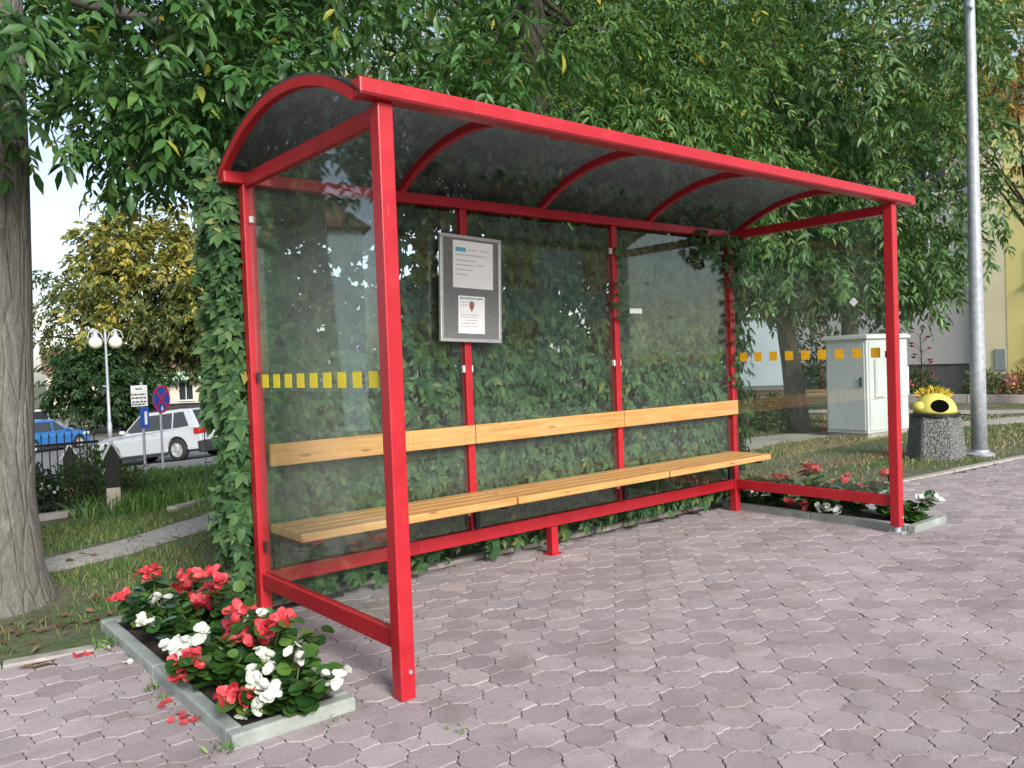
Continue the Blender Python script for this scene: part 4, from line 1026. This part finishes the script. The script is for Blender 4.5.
# kerbed planting strip before the house
st_ = MB(); 
cp = [(20.5, 10.5), (20.2, 8.2), (20.6, 6.0), (21.6, 3.5), (23.5, 0)]
for (x0, y0), (x1, y1) in zip(cp[:-1], cp[1:]): st_.bar((x0, y0, zg(x0, y0)), (x1, y1, zg(x1, y1)), .14, .42)
tag(st_.build('garden_kerb', M['kerb2'], bevel=.01), 'low pale kerb along the planting strip in front of the yellow house', 'kerb')
gp = 'plants along the house'
for i, (x, y, r, lab, mm, fl_) in enumerate([
    (21.2, 8.6, (.7, .7, .75), 'dark green plant in the strip, left of the lamp post foot', M['leaf_dark'], None),
    (21.3, 7.6, (.6, .6, .85), 'green plant with small red flowers in the strip just left of the lamp post', M['leaf_bush'], (M['petal_red'], 18, .07)),
    (21.6, 6.0, (.6, .6, .8), 'grassy yellow green plant in the strip right of the lamp post', M['leaf_locust'], None),
    (22.0, 5.1, (.7, .6, .9), 'plant with rusty red heads in the strip under the yellow wall', M['leaf_rust'], (M['petal_red'], 14, .08)),
    (22.5, 4.0, (.7, .7, .85), 'bushy green plant in the strip at the right edge of the photo', M['leaf_bush'], (M['petal_red'], 10, .07))]):
    bush('border_plant', lab, 'plant', (x, y, zg(x, y)), r, 700, mm, .16, 'leaf', .3, gp, flowers=fl_)
sp = thing('sapling', 'thin red tipped sapling against the dark plinth left of the lamp post', 'sapling', (21.0, 7.3, zg(21, 7.3)))
mb = MB(); mb.tube([(0, 0, -.05), (.02, 0, .9), (0, .03, 1.75)], [.03, .022, .01], 6)
P_ = []; A_ = []
for z in np.linspace(.8, 1.8, 14):
    a_ = random.uniform(0, 6.28); q = Vector((.18*math.cos(a_), .18*math.sin(a_), z + .1)); mb.tube([(0, .01, z-.05), tuple(q)], [.009, .004], 4)
    for k in range(4): P_.append(tuple(q)); A_.append((math.cos(a_) + random.uniform(-.5, .5), math.sin(a_) + random.uniform(-.5, .5), .2))
mb.build('stem', M['bark_stem'], sp)
leaf_mesh('foliage', np.array(P_), np.array(A_), rnd(len(P_)), .15, .07, 'leaf', leafmat('red_leaf', [(0, (.22, .03, .03)), (1, (.45, .09, .06))]), sp)

# ---------------------------------------------------------------- houses
M['lilac'] = simple('lilac_grey_render', (.50, .488, .49), .9, .07, 1.2, .2, 30)
M['yelwall'] = simple('yellow_render', (.82, .72, .28), .9, .08, .8, .2, 30)
M['yelpale'] = simple('pale_cream_yellow_render', (.82, .75, .50), .9, .06, .8, .2, 30)
M['plinth'] = simple('dark_grey_plinth', (.12, .12, .13), .9, .12, 2, .3, 30)
M['cream'] = simple('cream_render', (.66, .56, .46), .9, .08, .6, .2, 20)
M['palebluewall'] = simple('pale_blue_render', (.32, .38, .43), .9, .08, .7, .2, 20)
M['roofdark'] = simple('brown_roof_tiles', (.16, .085, .06), .85, .25, 5, .6, 20)
M['winframe'] = simple('brown_window_frame', (.30, .20, .10), .6, .15, 10)
M['winwhite'] = simple('white_window_frame', (.7, .7, .7), .5, .05, 10)
k_ = NT('dark_window_glass'); k_.base((.03, .035, .04)); k_.p.inputs['Roughness'].default_value = .05; k_.p.inputs['Specular IOR Level'].default_value = .8; M['wglass'] = k_.m
M['curtain'] = simple('orange_curtain', (.55, .30, .08), .8, .2, 8)
def window(parent, face, u, z, w, h, fm, gm, t=.07, sill=True):
    """face = (origin, along, normal)"""
    o, al, nn = [Vector(k) for k in face]; rotm = Matrix((al, -nn, Vector((0, 0, 1)))).transposed()
    def bx_(mb, a, b):  # local (along, depth outwards, z)
        c = [(a[i]+b[i])/2 for i in range(3)]; d = [abs(b[i]-a[i]) for i in range(3)]
        mb.box(o + al*c[0] + nn*c[1] + Vector((0, 0, c[2])), d, rotm); return mb
    f = MB()
    for a, b in (((u, .004, z), (u+w, .05, z+t)), ((u, .004, z+h-t), (u+w, .05, z+h)), ((u, .004, z+t), (u+t, .05, z+h-t)), ((u+w-t, .004, z+t), (u+w, .05, z+h-t)), ((u+w/2-t/2, .004, z+t), (u+w/2+t/2, .046, z+h-t))): bx_(f, a, b)
    fr = f.build('window', fm, parent)
    bx_(MB(), (u+t*.5, .002, z+t*.5), (u+w-t*.5, .02, z+h-t*.5)).build('pane', gm, fr)
    if sill: bx_(MB(), (u-.08, .002, z-.07), (u+w+.08, .14, z-.004)).build('sill', M['winwhite'], fr)
FX = 31.6
h1 = thing('apartment_house', 'yellow and lilac grey rendered house with a dark plinth behind the lamp post', 'house', (FX, 9.75, -.5))
def L3(x, y, z): return (x - FX, y - 9.75, z + .5)
MB().b2(L3(FX, 9.755, .70), L3(FX+9, 26, 9.6)).build('wall', M['lilac'], h1)
MB().b2(L3(FX+.05, 9.75, -1), L3(FX+9, 26.05, .69)).build('plinth', M['plinth'], h1)
yw = MB().b2(L3(FX-.25, -6, .30), L3(FX+9, 9.75, 9.8)).build('wall', M['yelpale'], h1); yw['label'] = 'pale yellow end wall with a brighter yellow band'
MB().b2(L3(FX-.262, 4.5, .31), L3(FX-.251, 8.85, 9.79)).build('colour_band', M['yelwall'], yw)
MB().b2(L3(FX-.24, -6, -1), L3(FX+9, 9.74, .295)).build('plinth', M['kerb2'], h1)
MB().tube([L3(FX-.10, 9.83, -.5), L3(FX-.10, 9.83, 9.6)], .055, 8).build('downpipe', M['winframe'], h1)
MB().add([L3(FX-.6, -6.4, 9.805), L3(FX+9.6, -6.4, 9.805), L3(FX+9.6, 26.4, 9.805), L3(FX-.6, 26.4, 9.805), L3(FX+4.5, -6.4, 12.5), L3(FX+4.5, 26.4, 12.5)], [(3, 2, 1, 0), (0, 1, 4), (2, 3, 5), (1, 2, 5, 4), (3, 0, 4, 5)]).build('roof', M['roofdark'], h1)
MB().b2(L3(FX-.30, 8.9, .42), L3(FX-.2525, 9.28, 1.22)).build('vent_cover', M['galv'], h1, bevel=.01)
fc = (L3(FX-.262, 8.0, 0), (0, -1, 0), (-1, 0, 0))
for z in (.95, 3.55, 6.6):
    for u in (.30, 4.2): window(h1, (L3(FX-.262, 8.42, 0), (0, -1, 0), (-1, 0, 0)), u, z + .5 - .5, 1.5, 1.25, M['winframe'], M['wglass'])
for z in (4.6, 7.3):
    for u in (3.2, 6.6, 10.4, 13.6): window(h1, (L3(FX, 26, 0), (0, -1, 0), (-1, 0, 0)), u, z, 1.5, 1.3, M['winwhite'], M['wglass'])

def house(name, label, loc, rz, w, d, h, wm, pm, ph, roofh, rm, wins, gm=None, fm=None):
    t = thing(name, label, 'house', loc, rz)
    MB().b2((0, 0, ph), (w, d, h)).build('wall', wm, t)
    MB().b2((.03, .03, -2), (w-.03, d-.03, ph-.004)).build('plinth', pm, t)
    MB().add([(-.4, -.4, h+.004), (w+.4, -.4, h+.004), (w+.4, d+.4, h+.004), (-.4, d+.4, h+.004), (-.4, d/2, h+roofh), (w+.4, d/2, h+roofh)], [(3, 2, 1, 0), (0, 1, 5, 4), (2, 3, 4, 5), (0, 4, 3), (1, 2, 5)]).build('roof', rm, t)
    for u, z, ww, hh, *g_ in wins: window(t, ((0, 0, 0), (1, 0, 0), (0, -1, 0)), u, z, ww, hh, fm or M['winwhite'], g_[0] if g_ else (gm or M['wglass']))
    return t
# pale blue building beyond the bench
ax = R(-38)
house('pale_house', 'pale blue grey building with a dark plinth seen beyond the bench, left of the tree', (21.2, 17.4, -.25), R(-42), 5.3, 8, 6.2, M['palebluewall'], M['plinth'], .43, 2.2, M['roofdark'], [(3.2, 3.0, 1.2, 1.5), (1, 3.0, 1.2, 1.5)])
bush('tall_shrub', 'tall dark shrub standing against the lilac house between the tree trunk and the cabinet', 'shrub', (22.0, 10.9, zg(22, 10.9)), (1.0, 1.0, 2.5), 1500, M['leaf_dark'], .16)
# cream house and wall over the street
hl = house('cream_house', 'cream house with a small green awning far across the street behind the silver car', (13.5, 84, -2.7), R(-12), 26, 8, 4.6, M['cream'], M['kerb2'], .5, 2.6, M['roofdark'], [(2, 1.6, 1.3, 1.6), (6.5, 1.6, 1.3, 1.6), (11.4, 1.5, 1.4, 1.9), (16, 1.6, 1.3, 1.6), (20.5, 1.6, 1.3, 1.6)], fm=M['winwhite'])
MB().add([(10.6, -.01, 4.3), (13.6, -.01, 4.3), (13.9, -1.3, 3.6), (10.3, -1.3, 3.6), (10.6, -.01, 4.25), (13.6, -.01, 4.25), (13.9, -1.3, 3.55), (10.3, -1.3, 3.55)], [(0, 3, 2, 1), (4, 5, 6, 7), (3, 7, 6, 2), (0, 4, 7, 3), (1, 2, 6, 5)]).build('awning', simple('pale_green_awning', (.38, .62, .45), .8, .1, 5), hl)
house('far_house', 'pale house at the far left behind the blue car', (-3, 92, -2.6), R(-6), 14, 8, 4.4, M['white'], M['kerb2'], .5, 2.4, M['roofdark'], [(9, 1.6, 1.3, 1.6), (12, 1.6, 1.3, 1.6), (4, 1.6, 1.3, 1.6)])
gw = MB()
cpw = [(6, 71.5), (13, 68.5), (20, 65), (30, 60)]
for (x0, y0), (x1, y1) in zip(cpw[:-1], cpw[1:]): gw.bar((x0, y0, zg(x0, y0)+.55), (x1, y1, zg(x1, y1)+.55), .3, 1.6)
gwo = gw.build('garden_wall', M['cream'], bevel=.02); tag(gwo, 'low cream garden wall along the far side of the street', 'wall')
mb = MB()
for (x0, y0), (x1, y1) in zip(cpw[:-1], cpw[1:]): mb.bar((x0, y0, zg(x0, y0)+1.41), (x1, y1, zg(x1, y1)+1.41), .42, .1)
mb.build('coping', M['kerb2'], gwo)
# houses across the road behind the camera, seen only as reflections in the glass
h2 = house('corner_house', 'pale blue house across the road, mirrored in the shelter glass', (26.5, -20, -.1), R(180), 13.5, 9, 6.9, simple('light_blue_render', (.55, .62, .68), .9, .06, 1), M['plinth'], .6, 3.0, M['roofdark'],
      [(x, z, 1.8, 1.9, M['curtain']) for x in (1.2, 5.6, 10) for z in (1.4, 4.4)])
house('side_house', 'pale blue grey house mirrored in the left end glass of the shelter', (-24, 50, -2), R(-70), 22, 9, 9.5, M['palebluewall'], M['plinth'], .6, 3, M['roofdark'], [(x, z, 1.5, 1.5) for x in (2, 6, 10, 14, 18) for z in (2, 5)])

# ---------------------------------------------------------------- left background: garden fence, bushes, signs, lamp
fp = [(-.7, 7.55), (.62, 7.62)]
kz = zg(0, 7.6)
gf = thing('iron_fence', 'black wrought iron garden fence on a low pale kerb left of the shelter', 'fence', (0, 7.6, kz))
MB().bar((-1.6, -.06, 0), (.62, .02, 0), .12, .16).build('kerb', M['kerb2'], gf, bevel=.01)
mb = MB()
for x in np.arange(-1.55, .60, .078):
    y = -.06 + (x+1.6)*.036; mb.tube([(x, y, .06), (x, y, .92)], .007, 5); mb.lathe([(.007, .92), (.013, .94), (.001, .99)], 5, (x, y, 0))
mb.build('bars', M['black'], gf)
MB().bar((-1.58, -.06, .84), (.60, .02, .84), .012, .03).bar((-1.58, -.06, .16), (.60, .02, .16), .012, .03).bar((-1.58, -.06, .5), (.60, .02, .5), .01, .02).build('rail', M['black'], gf)
def pillar(loc, h, w, label, rz):
    t = thing('fence_pillar', label, 'pillar', loc, rz, 'dark pillars of the garden fence')
    MB().b2((-w/2, -.09, .0), (w/2, .09, .28)).build('stone_base', M['cream'], t, bevel=.01)
    MB().add([(-w/2, -.07, .281), (w/2, -.07, .281), (w/2, -.07, h-.1), (0, -.07, h+.06), (-w/2, -.07, h-.1), (-w/2, .07, .281), (w/2, .07, .281), (w/2, .07, h-.1), (0, .07, h+.06), (-w/2, .07, h-.1)],
             [(0, 1, 2, 3, 4), (9, 8, 7, 6, 5), (0, 5, 6, 1), (1, 6, 7, 2), (2, 7, 8, 3), (3, 8, 9, 4), (4, 9, 5, 0)]).build('panel', M['black'], t)
    MB().bar((-w/2-.03, 0, h-.115), (.0, 0, h+.085), .18, .02).bar((.004, 0, h+.086), (w/2+.03, 0, h-.115), .18, .02).build('cap', M['white'], t)
pillar((.76, 7.72, zg(.76, 7.72)), .74, .15, 'black pillar with a white pointed cap at the right end of the iron fence', R(-12))
pillar((.62, 9.3, zg(.62, 9.3)), .78, .16, 'second black pillar with a white pointed cap, further back inside the garden', R(-12))
BG = 'bushes in the fenced garden'
bush('bush', 'dark green bush with a white bloom behind the iron fence, beside the tree trunk', 'bush', (-.02, 8.3, zg(0, 8.3)), (.38, .4, .62), 1500, M['leaf_dark'], .07, grp=BG, flowers=(M['petal_white'], 3, .04))
bush('bush', 'light green bush behind the iron fence, left of the black pillar', 'bush', (.52, 8.35, zg(.5, 8.35)), (.36, .36, .62), 1500, M['leaf_bush'], .055, grp=BG)
bush('bush', 'tall spreading bush with a lighter top behind the black pillar', 'bush', (1.0, 9.6, zg(1, 9.6)), (.55, .5, .75), 1700, M['leaf_ash'], .08, grp=BG)
bush('bush', 'dull green bush right of the black pillar, before the white sign post', 'bush', (1.28, 8.9, zg(1.28, 8.9)), (.42, .42, .52), 1400, M['leaf_bush'], .05, 'leaf', .3, grp=BG)
bush('bush', 'small round rose bush at the left end of the iron fence', 'bush', (-.35, 8.0, zg(-.35, 8)), (.35, .3, .6), 1200, M['leaf_bush'], .06, grp=BG, flowers=(M['petal_red'], 4, .035))
mb = MB()
for (x0, y0), (x1, y1) in zip([(.95, 6.15), (1.5, 6.75)], [(1.49, 6.74), (2.6, 7.5)]): mb.bar((x0, y0, zg(x0, y0)), (x1, y1, zg(x1, y1)), .12, .14)
tag(mb.build('low_kerb', M['kerb2'], bevel=.01), 'low pale concrete kerb crossing the grass left of the creeper', 'kerb')

M['signblue'] = simple('sign_blue', (.02, .07, .36), .35, .05, 8); M['signred'] = simple('sign_red', (.52, .02, .03), .35, .05, 8); M['signwhite'] = simple('sign_white', (.72, .74, .74), .4, .04, 8)
M['darkink'] = simple('dark_ink', (.05, .05, .06), .6, .1, 40)
# white plate sign
s1 = thing('plate_sign', 'white rectangular plate with dark lines of text on a thin post by the street', 'sign', (3.0, 14.6, zg(3.0, 14.6)), R(-2))
MB().tube([(0, 0, -.1), (0, 0, 2.02)], .028, 8).build('post', M['galv'], s1)
pl = MB().box((-.06, -.045, 1.74), (.31, .012, .42)).build('plate', M['signwhite'], s1, bevel=.004)
mb = MB()
for z, a, b in ((1.88, -.13, .0), (1.77, -.21, .06), (1.70, -.20, .07), (1.62, -.19, .08), (1.57, -.21, .03)):
    x = a
    while x < b: l = random.uniform(.03, .07); mb.b2((x, -.054, z-.014), (min(x+l, b), -.0515, z+.014)); x += l + .015
mb.build('text', M['darkink'], pl)
bp_ = MB().box((.02, -.042, 1.30), (.17, .012, .42)).build('lower_plate', M['signblue'], s1, bevel=.004)
MB().b2((.02, -.052, 1.16), (.07, -.0485, 1.42)).build('mark', M['signwhite'], bp_)
# no stopping sign
s2 = thing('no_stopping_sign', 'round blue no stopping sign with a red ring and cross beside the silver car', 'traffic sign', (3.72, 15.9, zg(3.72, 15.9)), R(36)); s2.scale = (.88, .88, .94)
MB().tube([(0, 0, -.1), (0, 0, 2.14)], .028, 8).build('post', M['galv'], s2)
def disc(mb, r0, r1, z, y, n=32, th=.004):
    V = []; 
    for yy in (y, y+th):
        for r in (r0, r1):
            for k in range(n): t_ = 2*math.pi*k/n; V.append((r*math.cos(t_), yy, z + r*math.sin(t_)))
    F = []
    for k in range(n):
        j = (k+1) % n
        F += [(k, n+k, n+j, j), (2*n+k, 2*n+j, 3*n+j, 3*n+k), (n+k, 3*n+k, 3*n+j, n+j), (k, j, 2*n+j, 2*n+k)]
    return mb.add(V, F)
zc = 1.80
dk = disc(MB(), .001, .325, zc, -.048, th=.01).build('disc', M['signblue'], s2)
disc(MB(), .285, .323, zc, -.054).build('ring', M['signred'], dk)
mb = MB()
for a_ in (45, -45): mb.box((0, -.0525 - (.001 if a_ > 0 else 0), zc), (.54, .004, .05), Matrix.Rotation(R(a_), 3, 'Y'))
mb.build('cross', M['signred'], dk)
MB().add([(-.05, -.0575, zc-.24), (.05, -.0575, zc-.24), (0, -.0575, zc-.13)], [(0, 1, 2)]).b2((-.012, -.0575, zc-.28), (.012, -.0555, zc-.24)).build('arrow', M['signwhite'], dk)
# globe lamp
M['globe'] = simple('milk_glass_globe', (.78, .72, .55), .3, .05, 4)
gz = zg(9.9, 46.5)
gl_ = thing('globe_lamp', 'grey street lamp with two cream globes on curved arms across the street', 'street lamp', (9.9, 46.5, gz), R(-17))
MB().lathe([(.12, -.1), (.12, .9), (.085, .92), (.075, 3), (.06, 5.5), (.05, 6.1)], 12).build('pole', M['galv'], gl_, smooth=True)
for sx in (-1, 1):
    ar = MB().tube([(sx*.04, 0, 5.3), (sx*.2, 0, 5.8), (sx*.48, 0, 6.08), (sx*.78, 0, 5.95), (sx*.90, 0, 5.6), (sx*.68, 0, 5.5)], .035, 8).build('arm', M['galv'], gl_, smooth=True)
    MB().sphere((sx*.50, 0, 5.35), .35, 20, 12).build('globe', M['globe'], gl_, smooth=True)
    MB().lathe([(.2, 5.62), (.16, 5.76), (.05, 6.02)], 12, (sx*.50, 0, 0)).build('cap', M['galv'], gl_)
MB().tube([(0, 0, 4.6), (.25, 0, 4.72)], .03, 6).tube([(0, 0, 2.9), (-.25, 0, 2.95)], .03, 6).build('bracket', M['galv'], gl_)

# ---------------------------------------------------------------- cars
def carpaint(name, col):
    k = NT(name); k.base(col); k.p.inputs['Roughness'].default_value = .28; k.p.inputs['Coat Weight'].default_value = .6; k.p.inputs['Coat Roughness'].default_value = .06; k.p.inputs['Metallic'].default_value = .2; return k.m
M['silver'] = carpaint('silver_car_paint', (.55, .58, .61)); M['carblue'] = carpaint('blue_car_paint', (.03, .17, .46)); M['carwhite'] = carpaint('white_car_paint', (.7, .71, .72))
M['tyre'] = simple('tyre_rubber', (.02, .02, .02), .85, .1, 20); M['rim'] = simple('alloy_rim', (.55, .56, .57), .35, .05, 10, metal=.5)
M['trim'] = simple('dark_plastic_trim', (.028, .028, .03), .6, .1, 12); M['tail'] = simple('red_tail_lens', (.45, .015, .02), .2, .1, 10)
M['headl'] = simple('clear_lamp_lens', (.7, .72, .74), .15, .05, 8)
def loft(mb, prof, hw):
    """closed side profile [(x,z)] with a half width for each point; fills both sides"""
    n = len(prof); V = [(x, -w_, z) for (x, z), w_ in zip(prof, hw)] + [(x, w_, z) for (x, z), w_ in zip(prof, hw)]
    F = [tuple(range(n)), tuple(range(n, 2*n))[::-1]] + [(i, i+n, (i+1) % n + n, (i+1) % n) for i in range(n)]
    return mb.add(V, F)
def car(name, label, loc, rz, Ln, Wd, H, wb, wr, paint, suv=True, hatch=False):
    t = thing(name, label, 'car', loc, rz); hw = Wd/2; xf, xr = wb/2, -wb/2; fe = wb/2 + (Ln-wb)*.46; re = fe - Ln
    sill = wr*.72; belt = H*.60; ra = wr*1.16
    def arch(cx):  # wheel arch going rear -> front under the body
        return [(cx - ra*math.cos(a_), wr + ra*math.sin(a_)) for a_ in np.linspace(-.12, math.pi+.12, 11)]
    low = [(re+.04, sill+.05)] + arch(xr) + arch(xf) + [(fe-.06, sill+.02)]
    up = [(fe, sill+.22), (fe-.02, belt*.76), (fe-.12, belt*.86), (fe-.55, belt*.97), (wb/2-.48, belt*1.03), (0, belt*1.04), (re+.5, belt*1.06), (re+.12, belt*1.05), (re+.03, belt*.9), (re, sill+.25)]
    prof = low + up
    whw = [hw*(.97 if z < belt*.8 else .945) - (.10 if x > fe-.15 else 0) - (.06 if x < re+.1 else 0) for x, z in prof]
    body = loft(MB(), prof, whw).build('body', paint, t, bevel=.035, seg=3)
    # cabin
    ws0, ws1 = wb/2-.52, wb/2-1.22; rb1, rb0 = re+(.42 if suv else .30), re+(.08 if suv else .06)
    rt = H
    cprof = [(ws0, belt*1.0), (ws1, rt-.06), (ws1-.35, rt-.012), (rb1+.4, rt-.012), (rb1, rt-.05), (rb0, belt*1.0)]
    wt = hw*.76; wbm = hw*.925
    loft(MB(), cprof, [wbm, wt, wt-.02, wt-.02, wt, wbm*.97]).build('cabin', paint, t, bevel=.03, seg=2)
    def on_side(x, z, sg, off=.006):
        k = (z - belt)/(rt - .05 - belt); y = (wbm + (wt-wbm)*k + off)*sg; return (x, y, z)
    zb, zt_ = belt*1.06, rt-.115
    kf = (zt_-belt)/(rt-.05-belt)
    wx0 = ws0 - .16; wx1 = ws0 + (ws1-ws0)*kf - .10; rx0 = rb0 + .26; rx1 = rb0 + (rb1-rb0)*kf + .22
    midx = -.08 if suv else -.15
    def qwin(pts, sg):
        P = [on_side(x, z, sg, .007) for x, z in pts] + [on_side(x, z, sg, -.02) for x, z in pts]; m = len(pts)
        F = [tuple(range(m)), tuple(range(m, 2*m))[::-1]] + [(i, i+m, (i+1) % m + m, (i+1) % m) for i in range(m)]
        return P, [f if sg < 0 else f[::-1] for f in F]
    for sg in (-1, 1):
        P, F = qwin([(midx+.04, zb), (wx0, zb), (wx1, zt_), (midx+.04, zt_)], sg); MB().add(P, F).build('side_window', M['wglass'], t)
        if suv:
            q2 = xr + .15
            P, F = qwin([(q2+.03, zb), (midx-.04, zb), (midx-.04, zt_), (q2+.03, zt_)], sg); MB().add(P, F).build('side_window', M['wglass'], t)
            P, F = qwin([(rx0+.12, zb+.03), (q2-.03, zb), (q2-.03, zt_), (rx1+.08, zt_)], sg); MB().add(P, F).build('side_window', M['wglass'], t)
        else:
            P, F = qwin([(rx0, zb), (midx-.04, zb), (midx-.04, zt_), (rx1, zt_)], sg); MB().add(P, F).build('side_window', M['wglass'], t)
    def slant(x0, z0, x1, z1, w0, w1, nm, off):
        dx, dz = x1-x0, z1-z0; L = math.hypot(dx, dz); nx_, nz_ = dz/L*off, -dx/L*off
        P = [(x0+nx_, -w0, z0+nz_), (x0+nx_, w0, z0+nz_), (x1+nx_, w1, z1+nz_), (x1+nx_, -w1, z1+nz_)]; Q = [(x-nx_*3, y, z-nz_*3) for x, y, z in P]
        MB().add(P + Q, [(0, 1, 2, 3), (7, 6, 5, 4), (0, 4, 5, 1), (1, 5, 6, 2), (2, 6, 7, 3), (3, 7, 4, 0)]).build(nm, M['wglass'], t)
    k0, k1 = .1, .92
    slant(ws0+(ws1-ws0)*k0, belt+(rt-.06-belt)*k0, ws0+(ws1-ws0)*k1, belt+(rt-.06-belt)*k1, wbm-.13, wt-.08, 'windscreen', .007)
    slant(rb0+(rb1-rb0)*k0, belt+(rt-.05-belt)*k0, rb0+(rb1-rb0)*k1, belt+(rt-.05-belt)*k1, wbm-.14, wt-.07, 'rear_window', -.007)
    # bumpers, sills, lights
    MB().b2((re-.045, -hw*.93, sill-.06), (re+.17, hw*.93, sill+.32 if suv else sill+.24)).build('rear_bumper', M['trim'] if suv else paint, t, bevel=.05)
    MB().b2((fe-.17, -hw*.86, sill-.06), (fe+.04, hw*.86, sill+.2)).build('front_bumper', M['trim'] if suv else paint, t, bevel=.05)
    for sg in (-1, 1):
        MB().b2((xr+ra+.02, sg*hw*.90, sill-.05), (xf-ra-.02, sg*hw*.985, sill+.05)).build('sill', M['trim'], t, bevel=.015)
        MB().b2((re-.015, sg*hw*.60, belt*.80), (re+.24, sg*hw*.962, belt*1.0)).build('tail_light', M['tail'], t, bevel=.03)
        MB().b2((fe-.36, sg*hw*.52, belt*.70), (fe-.02, sg*hw*.90, belt*.84)).build('headlight', M['headl'], t, bevel=.03)
        MB().box((ws0-.12, sg*(wbm+.08), belt*1.12), (.10, .18, .12)).build('wing_mirror', paint, t, bevel=.03)
        for x in ((.30, -.62) if suv else (.05,)): MB().b2((x, sg*hw*.968, belt*.91), (x+.18, sg*hw*.99, belt*.93)).build('door_handle', paint, t, bevel=.004)
        if suv: MB().bar((ws1-.15, sg*(wt-.06), rt+.025), (rb1+.15, sg*(wt-.06), rt+.025), .04, .03).build('roof_rail', M['trim'], t, bevel=.006)
    MB().box((re-.05, 0, sill+.40), (.015, .52, .11)).build('number_plate', M['signwhite'], t)
    for x in (xf, xr):
        for sg in (-1, 1):
            y0 = sg*(hw-.11); tm = MB()
            wh = MB().lathe([(wr*.66, -.10), (wr*.93, -.105), (wr, -.07), (wr, .07), (wr*.93, .105), (wr*.66, .10)], 26); wh.f = wh.f[:-2]
            wh.xf(Matrix.Translation((x, y0, wr)) @ Matrix.Rotation(R(90), 4, 'X'))
            wo = wh.build('wheel', M['tyre'], t, smooth=True)
            rm = MB().lathe([(wr*.70, -.02), (wr*.70, .08), (wr*.64, .095), (wr*.62, .04)], 26)
            for k in range(5):
                a_ = 2*math.pi*k/5; rm.bar((wr*.12*math.cos(a_), wr*.12*math.sin(a_), .06), (wr*.63*math.cos(a_), wr*.63*math.sin(a_), .065), .075, .03)
            rm.lathe([(wr*.2, .03), (wr*.2, .085), (wr*.12, .095)], 14)
            rm.xf(Matrix.Translation((x, y0, wr)) @ Matrix.Rotation(R(90 if sg < 0 else -90), 4, 'X')); rm.build('rim', M['rim'], wo)
            dkm = MB().lathe([(wr*.66, .0), (wr*.66, .035)], 20); dkm.xf(Matrix.Translation((x, y0, wr)) @ Matrix.Rotation(R(90 if sg < 0 else -90), 4, 'X')); dkm.build('brake_disc', M['trim'], wo)
    return t
def slope_pitch(x, y, hd, L=2.8):
    dx, dy = math.cos(hd), math.sin(hd); return -math.atan2(zg(x+dx*L/2, y+dy*L/2) - zg(x-dx*L/2, y-dy*L/2), L)
def put(o, x, y, hd, L=2.8, dz=.05):
    o.location = (x, y, (zg(x+math.cos(hd)*L/2, y+math.sin(hd)*L/2) + zg(x-math.cos(hd)*L/2, y-math.sin(hd)*L/2))/2 + dz); o.rotation_euler = (0, slope_pitch(x, y, hd, L), hd)
sv = car('parked_car', 'silver estate style off roader with black bumpers parked behind the two signs', (0, 0, 0), 0, 4.57, 1.85, 1.67, 2.8, .36, M['silver'], True); put(sv, 6.72, 25.95, math.atan2(.86, -.50))
bc = car('parked_car', 'bright blue small hatchback parked beyond the iron fence, beside the trunk', (0, 0, 0), 0, 3.85, 1.66, 1.48, 2.46, .30, M['carblue'], False); put(bc, 5.6, 40.2, R(30), 2.46)
wc = car('parked_car', 'white car parked behind the blue hatchback, only its roof showing', (0, 0, 0), 0, 4.2, 1.75, 1.75, 2.6, .31, M['carwhite'], True); put(wc, 8.2, 55.5, R(20), 2.6)
